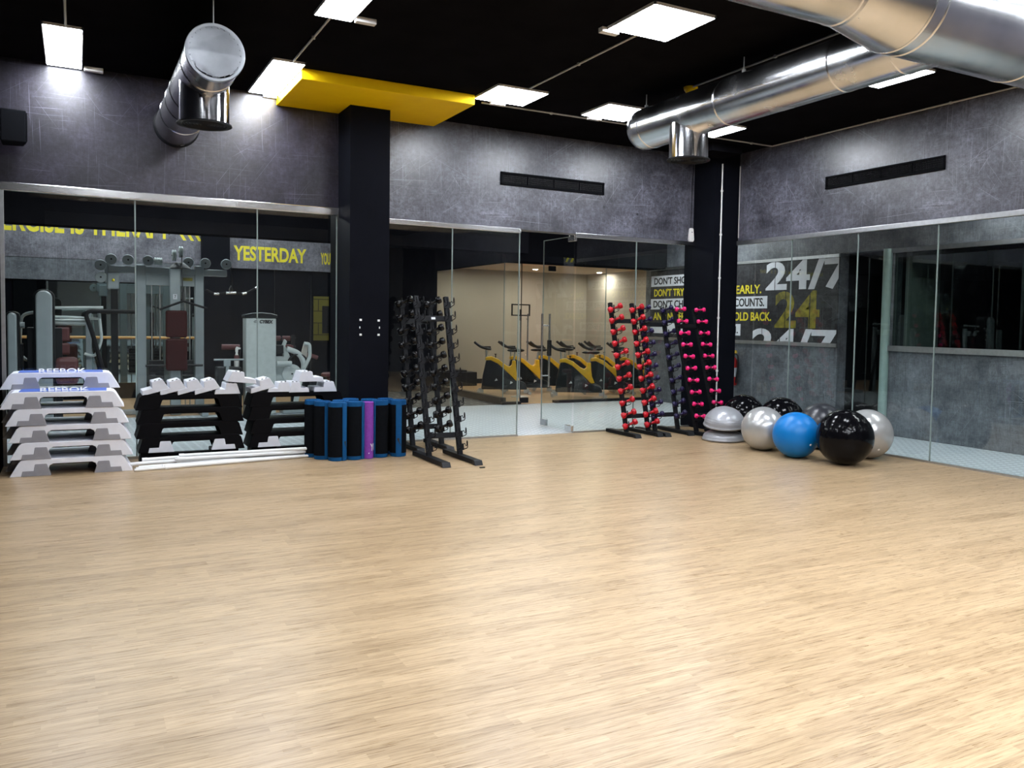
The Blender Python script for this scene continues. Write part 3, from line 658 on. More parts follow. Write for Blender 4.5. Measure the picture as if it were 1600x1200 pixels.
for x, l in ((1.08, 'left'), (2.22, 'right')):
    o = MB()
    for s in (-1, 1):
        o.box((x+s*.36-.14, 9.84, 0), (x+s*.36+.14, 10.12, .128))
    o.box((x-.36, 9.93, .05), (x+.36, 10.03, .10))
    tag(o.build('plinth_block', 'step_black', bevel=.006), 'black plinth block under the %s stack of black steps' % l, 'block')
# loose grey risers on the black stacks
RZ = .13+4*HB
def riser(label, x, y, z, tilt=0., flip=False, rz=0., s=1., D=.33):
    t = thing('step_riser', label, 'riser', (x, y, z), group='grey risers on the black steps')
    t.rotation_euler = Euler((0, -tilt, rz))
    p = riser_poly(s*1.04); p = mirror_poly(p) if flip else p
    MB().prism(p, -D/2, D/2).build('body', 'riser_grey', t, bevel=.004)
    pg = MB()
    for a in (.025, .068):
        q = -a if flip else a
        pg.lathe([(.012, .116), (.011, .122), (.006, .125)], 10, Matrix.Translation((q, -D/2+.03, 0)))
    pg.build('peg', 'black_plastic', t, 40)
for k in range(4):
    riser('tilted grey riser on the left black stack, %s from the left' % ['first', 'second', 'third', 'fourth'][k], .735+k*.172, 9.96-.004*k, RZ+.035, .26)
riser('grey riser lying flat at the right end of the left black stack', 1.455, 9.95, RZ+.002)
riser('grey riser perched on top between the two black stacks', 1.605, 9.93, RZ+.125, -.10, True, s=1.15)
riser('tilted grey riser at the left end of the right black stack', 1.84, 9.96, RZ+.035, .26, s=1.02)
riser('grey riser lying flat, left one of the pair on the right black stack', 2.02, 9.90, RZ+.002, D=.22)
riser('grey riser lying flat in the middle of the right black stack', 2.235, 9.94, RZ+.002, flip=True, s=.85)
riser('grey riser stacked on two others on the right black stack', 2.37, 9.94, RZ+.122, 0, True, s=1.08)
riser('grey riser lying flat at the right end of the right black stack', 2.535, 9.95, RZ+.002)

# ------------------------------------------------------------------ white weighted poles on the floor
pole_spec = [(.50, 9.42, .018, 2.43, 9.70, .018, .82, 2.20), (.52, 9.52, .018, 2.45, 9.755, .018, .80, 2.1), (.55, 9.60, .018, 2.35, 9.80, .018, .95, 2.28),
             (.55, 9.66, .045, 2.30, 9.765, .055, .42, 2.25), (.90, 9.62, .075, 2.42, 9.72, .060, .95, 2.2), (.60, 9.70, .075, 2.28, 9.80, .09, .62, 1.1), (.95, 9.72, .095, 2.38, 9.70, .098, .98, 2.30)]
lab = ['nearest to the camera', 'second from the front', 'third from the front', 'lying over the gap behind the third', 'upper one of the bundle', 'thin one at the back', 'topmost at the back']
for k, (x0, y0, z0, x1, y1, z1, s0, s1) in enumerate(pole_spec):
    t = thing('exercise_pole', 'white exercise pole on the floor, %s' % lab[k], 'pole', (0, 0, 0), group='white poles before the black steps')
    a, b = Vector((x0, y0, z0)), Vector((x1, y1, z1)); dv = (b-a)
    def at(x): return a+dv*((x-x0)/(x1-x0))
    MB().cyl(a, b, .014, seg=14).build('rod', 'white_plastic', t, 40)
    MB().cyl(at(s0), at(s1), .0195, seg=16).build('sleeve', 'white_plastic', t, 40)
    MB().cyl(at(s0)-dv.normalized()*.03, at(s0)+dv.normalized()*.02, .0225, seg=16).build('collar', 'white_plastic', t, 40)

# ------------------------------------------------------------------ rolled mats
def swoosh_poly(s):
    return [(0, 0), (.18*s, .16*s), (.62*s, .62*s), (.12*s, .34*s), (-.02*s, .44*s), (-.06*s, .2*s)]
def mat_roll(label, x, y, rz, R=.092, H=.66, flap=True, mark=False, group='blue rolled mats by the column'):
    t = thing('exercise_mat', label, 'mat', (x, y, 0), rz, group)
    b = MB(); seg = 40
    # spiral of blue foam: outer shell + visible coil at the top
    b.lathe([(R-.012, 0), (R, .004), (R, H-.004), (R-.012, H), (R-.016, H-.012), (R-.016, .012)], seg, None, False)
    for k in range(1, 6):
        rr = R-.017*k
        if rr > .014: b.lathe([(rr-.012, .004), (rr, .004), (rr, H-.004-.003*(k % 2)), (rr-.012, H-.004-.003*(k % 2))], 28, None, False)
    b.build('foam_roll', 'mat_blue', t, 40)
    # dark outer panel between the blue hems, all but the flap
    d_ = MB(); n = 30; a0, a1 = .25, 2*PI-.30; vs = []; fs = []
    for i in range(n+1):
        a = -PI/2+a0+(a1-a0)*i/n
        for z in (.045, H-.055):
            for r in (R+.0003, R+.004): vs.append((r*math.cos(a), r*math.sin(a), z))
    for i in range(n):
        o = i*4; q = o+4
        fs += [(o+1, q+1, q+3, o+3), (o, o+2, q+2, q), (o+2, o+3, q+3, q+2), (o, q, q+1, o+1)]
    fs += [(0, 1, 3, 2), (4*n, 4*n+2, 4*n+3, 4*n+1)]
    d_.add(vs, fs).build('dark_panel', 'mat_black', t, 40)
    if flap:
        fl = MB(); n = 8; vs = []; fs = []
        for i in range(n+1):
            a = -PI/2-.30+.62*i/n; rr = R+.004+.010*(i/n)
            for z in (.004, H-.008):
                for r in (rr, rr+.010): vs.append((r*math.cos(a), r*math.sin(a), z))
        for i in range(n):
            o = i*4; q = o+4
            fs += [(o+1, q+1, q+3, o+3), (o, o+2, q+2, q), (o+2, o+3, q+3, q+2), (o, q, q+1, o+1)]
        fs += [(0, 1, 3, 2), (4*n, 4*n+2, 4*n+3, 4*n+1)]
        f_ = fl.add(vs, fs).build('flap', 'mat_blue', t, 40, bevel=.004)
        if mark:
            mt = frame_from((-.018, -R-.0195, .215), (0, 0, -1), (1, 0, 0))
            MB().prism([(q[0], q[1]*.55) for q in swoosh_poly(.14)], 0, .002, 'xy', mt).build('emblem', 'text_black', f_)
    return t
mat_roll('blue rolled mat with check mark, front left of the mats', 2.555, 9.36, .72, mark=True)
mat_roll('blue rolled mat directly left of the purple mat', 2.76, 9.37, .98)
mat_roll('blue rolled mat directly right of the purple mat', 3.075, 9.42, -1.1)
mat_roll('blue rolled mat with check mark, rightmost of the mats', 3.29, 9.40, -.30, mark=True)
mat_roll('blue rolled mat wedged behind the front left one', 2.44, 9.535, .3)
mat_roll('blue rolled mat at the far left touching the black steps', 2.38, 9.735, 1.5)
mat_roll('blue rolled mat behind the gap of the two left front mats', 2.655, 9.56, 2.4)
mat_roll('blue rolled mat standing rearmost against the column', 2.81, 9.70, 2.8)
mat_roll('blue rolled mat behind the purple mat, right side', 3.0, 9.60, 2.2)
mat_roll('blue rolled mat at the back right near the column', 3.20, 9.61, 2.6)
t = thing('exercise_mat', 'thin purple rolled mat with white letters among the blue ones', 'mat', (2.915, 9.365, 0), 0)
b = MB().lathe([(.056, 0), (.064, .004), (.064, .646), (.056, .65), (.05, .64), (.05, .01)], 36, None, False)
for rr in (.045, .031, .017): b.lathe([(rr-.01, .004), (rr, .004), (rr, .644), (rr-.01, .644)], 24, None, False)
b.build('foam_roll', 'mat_purple', t, 40)
o = text('lettering', 'YO', 'text_white', .09, .085, frame_from((-.01, -.067, .09), (1, 0, 0)), t)
for v in o.data.vertices:
    a = (v.co.x+.02)/.064; out = .0645+(-v.co.y-.064)*.4
    v.co.x, v.co.y = math.sin(a)*out, -math.cos(a)*out
MB().prism([(-.01, .06), (.0, .06), (.0, .072), (-.01, .072)], -.0665, -.063).build('lettering', 'text_white', t)

# ------------------------------------------------------------------ dumbbells and racks
LEAN = math.atan2(.50, 1.87)
NB = Vector((0, -math.cos(LEAN), math.sin(LEAN)))            # outward from a leaning post, rack frame
def rack(name_label, x, y, rz, spacing, zs, top=1.87, foot=(-.52, .46), hooks=True, group='dumbbell racks', badge=False):
    t = thing('dumbbell_rack', name_label, 'rack', (x, y, 0), rz, group)
    xs = (-spacing/2, spacing/2)
    def pt(px, z): return Vector((px, z*math.tan(LEAN), z))
    for px in xs:
        mt = Matrix.Translation((px, 0, 0)) @ Matrix.Rotation(-LEAN, 4, 'X')
        L = top/math.cos(LEAN)
        MB().box((-.029, -.025, .03), (.029, .025, L), mt).build('post', 'black_metal', t, bevel=.006)
        MB().prism([(foot[0]+.04, .006), (foot[1]-.02, .006), (foot[1]-.02, .055), (foot[0]+.06, .055)], px-.045, px+.045, 'yz').build('foot', 'black_metal', t, bevel=.006)
        MB().prism([(foot[0], 0), (foot[0]+.07, 0), (foot[0]+.07, .05), (foot[0]+.035, .055)], px-.05, px+.05, 'yz').build('end_cap', 'black_plastic', t, bevel=.006)
    for z in (top*.86, .27):
        p = pt(0, z); mt = Matrix.Translation(p) @ Matrix.Rotation(-LEAN, 4, 'X')
        cb = MB().box((xs[0]+.029, -.02, -.03), (xs[1]-.029, .02, .03), mt).build('crossbar', 'black_metal', t, bevel=.004)
        if badge and z > 1: MB().box((-.025, -.0225, -.014), (.025, -.0195, .012), mt).build('badge', 'text_white', cb)
    if hooks:
        mb = MB()
        for s in (-1, 1):
            prof = [(.022, -.035), (.128, -.035), (.148, -.022), (.155, .03), (.148, .048), (.138, .04), (.128, .0), (.112, -.010), (.096, .0), (.084, .022), (.022, .022)]
            mb.tube([Vector((s*.04, -n, z_)) for n, z_ in prof], .0048, 6)
        mb.box((-.045, -.030, -.045), (.045, -.022, .03))
        first = None
        for px in xs:
            for z in zs:
                if first is None: o = first = mb.build('hook', 'black_metal', t, 40)
                else: o = first.copy(); COL.objects.link(o); o.parent = t
                o.location = pt(px, z); o.rotation_euler = (-LEAN, 0, 0)
    return t, xs, pt
def dumbbell_mesh(name, mat, L, R, hr):
    pr = [(R*.55, 0), (R*.86, .006), (R, .018), (R, L*.22), (R*.82, L*.27), (hr*1.2, L*.31), (hr, L*.36), (hr, L*.64), (hr*1.2, L*.69), (R*.82, L*.73), (R, L*.78), (R, L-.018), (R*.86, L-.006), (R*.55, L)]
    mb = MB().lathe([(r, z-L/2) for r, z in pr], 18)
    o = mb.build(name, mat, None, 35); return o
def fill(t_, colour, racklabel, group, mesh_o, skip=(), head=-.40, elev=.40, off=.112, cats='dumbbell'):
    t, xs, pt, zs, rz = t_
    base = Matrix.Translation(t.location) @ Matrix.Rotation(rz, 4, 'Z')
    dirv = Vector((math.cos(head)*math.cos(elev), math.sin(head)*math.cos(elev), math.sin(elev)))
    for ci, px in enumerate(xs):
        for ri, z in enumerate(zs):
            if (ci, ri) in skip: continue
            c = pt(px, z)+NB*off+Vector((0, 0, .012))
            j = Vector((random.uniform(-.06, .06), random.uniform(-.06, .06), random.uniform(-.06, .06)))
            rot = (dirv+j).normalized().to_track_quat('Z', 'Y').to_matrix().to_4x4()
            o = mesh_o.copy(); COL.objects.link(o); o.matrix_world = base @ Matrix.Translation(c) @ rot
            tag(o, '%s dumbbell, %s post of %s, %s hook%s' % (colour, ['left', 'right'][ci], racklabel, ORD[ri], '' if ri == 0 else ' from top'), 'dumbbell', group)
Z11 = [1.775, 1.615, 1.455, 1.29, 1.125, .96, .79, .62, .45, .28, .135]
Z10 = [1.775, 1.60, 1.43, 1.26, 1.09, .92, .75, .58, .41, .24]
D_K = dumbbell_mesh('dumbbell', 'black_gloss', .235, .046, .017)
D_R = dumbbell_mesh('dumbbell', 'red', .225, .043, .018)
D_P = dumbbell_mesh('dumbbell', 'purple', .20, .038, .016)
D_M = dumbbell_mesh('dumbbell', 'pink', .165, .033, .014)
a = rack('black dumbbell rack with empty hooks beside the mats', 3.69, 8.93, 0, .38, Z11, group='black dumbbell racks', badge=True)
a = rack('black rack full of black dumbbells behind the empty rack', 3.80, 9.76, 0, .38, Z10, 1.83, (-.30, .56), group='black dumbbell racks')
fill((*a, Z10, 0), 'black', 'the rear black rack', 'black dumbbells on the rear rack', D_K)
a = rack('black rack full of red dumbbells near the glass door', 7.04, 9.87, 0, .38, Z11, 1.89, (-.30, .50), group='racks of coloured dumbbells')
fill((*a, Z11, 0), 'red', 'the red rack', 'red dumbbells', D_R)
a = rack('black rack full of purple dumbbells between red and pink ones', 7.55, 9.86, -.04, .40, Z10, 1.84, (-.34, .50), group='racks of coloured dumbbells')
fill((*a, Z10, -.04), 'purple', 'the purple rack', 'purple dumbbells', D_P)
a = rack('black rack full of pink dumbbells beside the corner column', 8.08, 9.60, .22, .46, Z10, 1.82, (-.26, .22), group='racks of coloured dumbbells')
fill((*a, Z10, .22), 'pink', 'the pink rack', 'pink dumbbells', D_M, head=-.75, elev=0.0)
for o in (D_K, D_R, D_P, D_M): bpy.data.objects.remove(o)

# ------------------------------------------------------------------ gym balls and balance trainers
def gym_ball(label, x, y, R, mat, ribs=False, rot=(0, 0, 0), group='gym balls before the right glass'):
    n = 72 if ribs else 40; prof = []
    for i in range(n+1):
        a = PI*i/n; r = R*(1-(.006 if ribs and i % 6 == 0 and 6 < i < n-6 else 0))
        if i in (0, n): prof.append((.0006, -r*math.cos(a)))
        else: prof.append((r*math.sin(a), -r*math.cos(a)))
    t = MB().lathe(prof, 56).build('gym_ball', mat, None, 80); t.location = (x, y, R-.004); t.rotation_euler = rot
    tag(t, label, 'ball', group)
    MB().lathe([(.013, R-.001), (.013, R+.003), (.008, R+.005)], 14).build('valve_plug', 'white_plastic' if mat != 'ball_black' else 'black_plastic', t, 40)
gym_ball('shiny black ribbed gym ball in front of the others', 7.80, 6.84, .322, 'ball_black', True, (1.9, .5, .6))
gym_ball('bright blue gym ball beside the front black ball', 7.66, 7.46, .278, 'ball_blue', False, (1.9, .3, 0))
gym_ball('silver gym ball left of the blue one', 7.72, 8.08, .28, 'ball_silver', False, (2.0, .3, 0))
gym_ball('silver gym ball behind the front black ball by the glass', 8.46, 7.08, .30, 'ball_silver', False, (2.2, .5, 0))
gym_ball('black gym ball behind the grey balance trainer', 8.46, 9.26, .30, 'ball_black', True, (1.6, .8, .2))
gym_ball('black gym ball behind the left silver ball', 8.50, 8.56, .31, 'ball_black', True, (1.2, .6, .9))
gym_ball('dark grey gym ball behind the blue ball by the glass', 8.54, 7.88, .30, 'ball_grey', False, (1.9, .4, 0))
def bosu(label, loc, rot, k):
    t = thing('balance_trainer', label, 'balance trainer', loc, group='grey half-ball balance trainers'); t.rotation_euler = rot
    R = .275; prof = [(R, .035)]+[(R*math.cos(a)*1.0, .035+k*math.sin(a)) for a in [PI/2*i/16 for i in range(16)]]+[(.001, .035+k)]
    d_ = MB().lathe(prof, 56)
    for q in (.05, .075, .10):
        if q < k*.8:
            rr = R*math.sqrt(1-(q/k)**2); d_.lathe([(rr-.004, .035+q-.004), (rr+.003, .035+q), (rr-.004, .035+q+.004)], 56)
    d_.build('dome', 'bosu', t, 50)
    MB().lathe([(R-.03, 0), (R+.006, .006), (R+.012, .02), (R+.006, .036), (R-.03, .04)], 56).build('base_rim', 'bosu', t, 40)
    MB().lathe([(R-.06, -.002), (R-.06, .004)], 40).build('base_plate', 'black_plastic', t, 40)
bosu('grey balance trainer lying on the floor under the tilted one', (7.84, 8.98, .005), (0, 0, 0), .13)
bosu('grey balance trainer tilted on top of the lower one', (7.84, 8.96, .205), (.09, -.13, .3), .235)

# ------------------------------------------------------------------ lettering and poster on the corridor wall
FR = lambda y, z, o=.0: frame_from((DC-.012-o, y, z), (0, -1, 0))
t = thing('wall_poster', 'large dark wall print with slogans and 24/7 figures', 'poster', (0, 0, 0))
box((DC-.012, 9.53, 1.33), (DC-.001, 14.52, 2.70)).build('print', 'poster', t)
def bar(y0, y1, z0, z1): box((DC-.014, y1, z0), (DC-.011, y0, z1)).build('white_bar', 'text_white', t)
bar(14.50, 12.10, 2.37, 2.59); bar(14.50, 11.09, 1.90, 2.115); bar(14.50, 11.75, 1.41, 1.62)
def row(s, y0, y1, z, h, mat): text('slogan', s, mat, y0-y1, h, FR(y0, z, .003 if mat == 'text_black' else .0), t, weight=.02)
for s_, n, y0, z, h, mt_ in (("DON'T SHOW UP LATE.", 19, 14.39, 2.41, .145, 'text_black'), ("DON'T TRY TO", 12, 14.39, 2.165, .155, 'text_yellow'), ("EARLY.", 6, 11.90, 2.165, .155, 'text_yellow'),
    ("DON'T CHEAT. EVERY REP", 22, 14.40, 1.935, .15, 'text_black'), ("COUNTS.", 7, 11.93, 1.935, .15, 'text_black'), ("AND NEVER EVER", 14, 14.40, 1.68, .155, 'text_yellow'), ("HOLD BACK.", 10, 12.06, 1.68, .155, 'text_yellow'),
    ("THIS IS THE GYM.", 16, 13.56, 1.45, .13, 'text_black')):
    row(s_, y0, y0-n*.1125+(.05 if n > 8 else .02), z, h, mt_)
text('figures', '24/7', 'text_white', 1.84, .50, FR(11.14, 2.20), t, weight=.03, cuts=((.215, .23), (.60, .615)), clip=(-.1, -.1, 1.61, .60))
text('figures', '24', 'text_ochre', 1.0, .62, FR(10.90, 1.565), t, weight=.03, cuts=((.235, .25), (.78, .80)))
text('figures', '24/7', 'text_white', 1.94, .50, FR(11.44, 1.05, .001), t, weight=.03, cuts=((.235, .25), (.66, .68), (1.0, 1.02)), clip=(-.1, .282, 1.90, .8))
# fire extinguisher on the corridor wall
t = thing('fire_extinguisher', 'red fire extinguisher hanging on the corridor wall', 'fire extinguisher', (DC-.09, 11.83, .50))
MB().lathe([(.05, 0), (.072, .012), (.075, .03), (.075, .44), (.06, .49), (.03, .52), (.025, .54)], 24).build('cylinder', 'ext_red', t, 40)
MB().lathe([(.0755, .16), (.0765, .165), (.0765, .32), (.0755, .325)], 24).build('paper_label', 'text_white', t, 40)
MB().lathe([(.02, .54), (.02, .59)], 12).box((-.012, -.09, .59), (.012, .04, .605)).box((-.012, -.08, .62), (.012, .04, .635)).build('valve', 'yellow', t, 40)
MB().tube(arc_pts([(0, -.03, .58), (0, -.12, .56), (0, -.13, .35), (0, -.09, .12), (0, -.085, .05)], .06), .011, 8).build('hose', 'black_plastic', t, 40)

# ------------------------------------------------------------------ gym wall lettering
def wl(s, label, x0, x1, z, h, y=17.94):
    o = text('wall_lettering', s, 'text_yellow', x1-x0, h, frame_from((x0, y, z), (1, 0, 0)), weight=.03); tag(o, label, 'lettering')
wl('EXERCISE IS THERAPY', 'yellow letters on the left gym band, half cut by the bulkhead', -1.55, 1.63, 3.075, .42)
o = MB()
for k in range(3):
    x = 1.76+k*.14; o.prism([(x+.09, 3.075), (x+.15, 3.075), (x+.02, 3.30), (x-.04, 3.30)], 17.936, 17.94)
tag(o.build('wall_stripes', 'text_yellow'), 'three slanted yellow stripes after the left gym letters', 'lettering')
wl('YESTERDAY', 'yellow word YESTERDAY on the gym wall', 2.79, 4.24, 2.735, .30)
wl('YOU A', 'yellow letters YOU A cut by the column', 4.54, 4.84, 2.73, .25)
o = thing('wall_poster', 'yellow tiled poster with black square beside the column', 'poster', (0, 0, 0))
box((4.40, 17.96, 1.13), (4.72, 17.98, 2.06)).build('print', 'poster_yellow', o)
box((4.58, 17.95, 1.28), (4.72, 17.962, 1.86)).build('black_square', 'machine_dark', o)
tag(MB().cyl((-1.0, 17.82, 1.17), (2.16, 17.82, 1.17), .026, seg=14).build('ballet_barre', 'barre', None, 40), 'orange wooden rail running along the gym mirror', 'rail')

# ------------------------------------------------------------------ gym machines behind the left glass
def pulley(root, c, R=.085, ax='y', mat='machine', name='pulley'):
    c = Vector(c); d_ = Vector((0, .03, 0)) if ax == 'y' else Vector((.03, 0, 0))
    p = MB().cyl(c-d_, c+d_, 0, seg=24, prof=[(R*.9, 0), (R, .008), (R, .02), (R*.86, .03), (R, .04), (R, .052), (R*.9, .06)]).build(name, mat, root, 30)
    MB().cyl(c-d_*1.3, c+d_*1.3, .014, seg=10).build('axle', 'machine_dark', p, 40)
MY = 15.0
t = thing('cable_tower', 'grey multi-station cable tower with pulleys behind the left glass', 'exercise machine', (0, 0, 0))
def upright(x0, x1, z1, y=MY, mat='machine', z0=.0): box((x0, y-.06, z0), (x1, y+.06, z1)).build('upright', mat, t, bevel=.012)
upright(.845, .985, 2.40); upright(1.715, 1.855, 2.42); upright(1.315, 1.47, 2.36, MY-.25)
box((.44, MY-.05, 2.26), (2.22, MY+.05, 2.37)).build('top_beam', 'machine', t, bevel=.012)
box((.985, MY-.04, 2.08), (1.715, MY+.04, 2.26)).build('head_panel', 'machine', t, bevel=.008)
box((1.52, MY-.052, 2.17), (1.68, MY-.04, 2.22)).build('brand_plate', 'text_ochre', t)
box((1.36, MY-.33, 1.86), (1.42, MY-.312, 1.94)).build('number_plate', 'text_white', t)
text('number', '7', 'text_black', .03, .05, frame_from((1.375, MY-.331, 1.875), (1, 0, 0)), t)
MB().lathe([(.16, 0), (.13, .04), (.06, .09), (.02, .1)], 20, Matrix.Translation((1.47, MY-.25, 2.36))).build('top_cap', 'machine_dark', t, 40)
for x in (.49, .73, 1.02, 1.62, 1.88, 2.21): pulley(t, (x, MY-.03, 2.47))
for x, z in ((1.385, 2.56), (1.485, 2.62)): pulley(t, (x, MY-.25, z), .09, 'x', 'machine_white')
for x in (1.14, 1.20): pulley(t, (x, MY, 2.47), .06, 'x', 'machine_white')
for z in (2.37, 2.18): pulley(t, (.34, MY-.05, z), .085)
box((.40, MY-.04, 2.10), (.48, MY+.04, 2.42)).build('pulley_arm', 'machine', t, bevel=.008)
for x0, x1 in ((1.02, 1.24), (1.52, 1.69)):
    w_ = MB()
    for k in range(9): w_.box((x0, MY-.09, .32+k*.062), (x1, MY+.09, .375+k*.062))
    w_.build('weight_stack', 'machine_dark', t, bevel=.004)
    g_ = MB()
    for x in (x0+.05, x1-.05): g_.cyl((x, MY, .1), (x, MY, 2.1), .011)
    g_.build('guide_rods', 'steel_dull', t, 40)
MB().box((.48, MY-.05, .0), (.58, MY+.05, 2.10)).build('column', 'machine_dark', t, bevel=.008)
MB().box((.43, MY-.08, 2.00), (.60, MY+.06, 2.26)).build('carriage', 'machine', t, bevel=.02)
MB().ball((.515, MY-.09, 2.14), .022, 12, 8).build('adjust_knob', 'text_yellow', t, 40)
for z0, z1 in ((1.25, 1.68), (.72, 1.235)): box((1.24, MY-.44, z0), (1.56, MY-.36, z1)).build('back_pad', 'upholstery', t, bevel=.03)
MB().cyl((.95, MY-.35, .80), (1.80, MY-.35, .80), .018).build('seat_bar', 'machine_dark', t, 40)
MB().tube([(1.145, MY-.5, 1.69), (1.49, MY-.5, 1.83), (1.85, MY-.5, 1.72)], .019, 10).build('lat_bar', 'black_metal', t, 40)
MB().tube([(1.49, MY-.5, 1.83), (1.49, MY-.32, 2.56)], .008, 6).cyl((1.49, MY-.5, 1.83), (1.49, MY-.47, 1.97), .02).build('cable', 'machine_dark', t, 40)
MB().tube([(2.28, MY-.03, 2.43), (2.30, MY-.05, 2.12)], .008, 6).build('cable', 'machine_dark', t, 40)
w_ = MB().tube([(1.89, MY-.06, 2.035), (2.03, MY-.06, 1.965), (2.27, MY-.06, 2.00), (2.50, MY-.06, 1.985), (2.70, MY-.06, 2.10)], .016, 10)
w_.build('curl_bar', 'black_metal', t, 40)
for a_, b_ in (((2.01, 1.972), (2.09, 1.972)), ((2.20, 1.99), (2.36, 1.998)), ((2.46, 1.983), (2.53, 2.0)), ((2.67, 2.085), (2.71, 2.105))): MB().cyl((a_[0], MY-.06, a_[1]), (b_[0], MY-.06, b_[1]), .021).build('grip_collar', 'steel', t, 40)
MB().tube([(2.28, MY-.06, 2.0), (2.25, MY-.06, 2.05), (2.28, MY-.06, 2.12), (2.31, MY-.06, 2.05)], .007, 6, True).build('carabiner', 'steel', t, 40)
for z in (.03,): MB().box((.40, MY-.06, 0), (2.2, MY+.06, .08)).box((.86, MY-.7, 0), (.96, MY+.5, .08)).box((1.74, MY-.7, 0), (1.84, MY+.5, .08)).build('base_frame', 'machine', t, bevel=.01)
t = thing('stretch_frame', 'black bent tube stand left of the cable tower', 'exercise machine', (0, 0, 0))
for y in (14.4, 14.9):
    MB().tube(arc_pts([(.80, y, 1.645), (.10, y, 1.645), (.20, y, 1.35), (.42, y, .45), (.5, y, .03)], .12, 6), .032, 12).build('bent_tube', 'black_metal', t, 40)
MB().cyl((.42, 14.4, .45), (.42, 14.9, .45), .025).build('cross_tube', 'black_metal', t, 40)
def pillar(label, x0, x1, z1, y, gw=.12):
    t = thing('weight_tower', label, 'exercise machine', (0, 0, 0), group='round-topped weight towers')
    cx, hw = (x0+x1)/2, (x1-x0)/2
    p = [(x0, 0), (x1, 0)]+[(cx+hw*math.cos(PI*i/10), z1-hw+hw*math.sin(PI*i/10)) for i in range(11)]
    MB().prism(p, y, y+.12).build('front_shroud', 'machine', t, bevel=.02)
    p2 = [(x0-.03, 0), (x1+.03, 0)]+[(cx+(hw+.03)*math.cos(PI*i/10), z1+.02-hw+hw*math.sin(PI*i/10)) for i in range(11)]
    MB().prism(p2, y+.10, y+.4).build('rear_shroud', 'machine_dark', t, bevel=.01)
    box((x0-gw, y+.20, .0), (x1+gw, y+.5, z1*.72)).build('stack_guard', 'machine_dark', t, bevel=.01)
    return t
t = pillar('taller grey round-topped weight tower behind the left pane', -.52, -.31, 1.93, 14.2)
for z0, z1 in ((1.18, 1.40), (.98, 1.16)): box((-.27, 14.55, z0), (-.09, 14.63, z1)).build('back_pad', 'upholstery_light', t, bevel=.03)
MB().box((-.28, 14.25, .55), (.02, 14.62, .95)).build('seat', 'upholstery_light', t, bevel=.06)
MB().tube(arc_pts([(-.5, 14.75, 1.62), (-.72, 14.78, 1.58), (-.76, 14.78, 1.0), (-.66, 14.78, .88), (-.5, 14.75, .88)], .1, 5), .024, 10).build('side_handle', 'machine_white', t, 40)
MB().cyl((-.32, 14.5, 1.68), (.36, 14.5, 1.70), .022).cyl((-.32, 14.5, 1.55), (.30, 14.5, 1.53), .02).cyl((-.3, 14.6, 1.47), (.16, 14.6, 1.47), .05).build('press_arm', 'machine_white', t, 40)
MB().tube(arc_pts([(.30, 14.5, 1.62), (.34, 14.5, 1.2), (.24, 14.5, .95), (.10, 14.5, 1.0)], .1, 5), .022, 10).build('press_handle', 'machine_white', t, 40)
MB().box((.12, 14.55, .0), (.2, 14.65, 1.68)).build('rear_post', 'machine', t, bevel=.01)
t = pillar('shorter grey round-topped weight tower at the far left edge', -.87, -.755, 1.60, 14.2, .06)
MB().cyl((-.78, 14.5, 1.42), (-.67, 14.5, 1.42), .045).build('press_arm', 'machine', t, 40)
# CYBEX tower
CYY = 14.3
t = thing('weight_tower', 'pale grey weight tower lettered CYBEX behind the glass', 'exercise machine', (0, 0, 0))
box((2.41, CYY, 0), (2.89, CYY+.30, 1.585)).build('shroud', 'machine_white', t, bevel=.015)
MB().prism([(2.395, 1.585), (2.905, 1.585), (2.905, 1.63), (2.80, 1.655), (2.65, 1.665), (2.50, 1.655), (2.395, 1.63)], CYY-.02, CYY+.32).build('cap', 'machine_dark', t, bevel=.01)
MB().tube([(2.40, CYY-.03, 1.635), (2.5, CYY-.03, 1.66), (2.65, CYY-.03, 1.672), (2.80, CYY-.03, 1.66), (2.90, CYY-.03, 1.635)], .007, 6).build('cap_trim', 'steel', t, 40)
text('lettering', 'CYBEX', 'text_black', .215, .058, frame_from((2.625, CYY-.003, 1.495), (1, 0, 0)), t, weight=.045, shear=.2)
MB().tube([(2.60, CYY-.002, 1.515), (2.56, CYY-.002, 1.508), (2.53, CYY-.002, 1.52), (2.56, CYY-.002, 1.538), (2.60, CYY-.002, 1.533)], .004, 6).build('emblem', 'text_black', t)
# leg machine right of the tower
t = thing('leg_machine', 'white curved leg machine with maroon rollers right of the CYBEX tower', 'exercise machine', (0, 0, 0))
y = CYY+.1
MB().prism([(2.90, .55), (3.14, .50), (3.14, .95), (3.06, 1.12), (3.09, 1.20), (3.05, 1.24), (3.0, 1.10), (3.03, .95), (2.90, .95)], y, y+.08).build('front_frame', 'machine_white', t, bevel=.01)
MB().tube(arc_pts([(3.08, y, 1.08), (3.30, y, 1.00), (3.38, y, .80), (3.30, y, .55), (3.22, y, .1)], .15, 6), .045, 10).build('curved_arm', 'machine_white', t, 40)
MB().tube(arc_pts([(3.36, y-.04, .75), (3.46, y-.04, .95), (3.45, y-.04, 1.16), (3.36, y-.04, 1.17)], .06, 5), .03, 10).build('side_handle', 'machine_white', t, 40)
MB().prism([(3.32, .92), (3.38, 1.16), (3.44, 1.16), (3.42, .92)], y+.02, y+.1).build('arm_plate', 'tan_wall', t)
MB().cyl((2.90, y-.1, .84), (3.14, y-.1, .84), .04).build('cross_tube', 'machine_white', t, 40)
box((2.90, y-.06, 1.0), (3.02, y+.04, 1.14)).build('black_block', 'machine_dark', t, bevel=.01)
pulley(t, (3.16, y-.02, .66), .16, 'y', 'machine_white', 'cam_wheel')
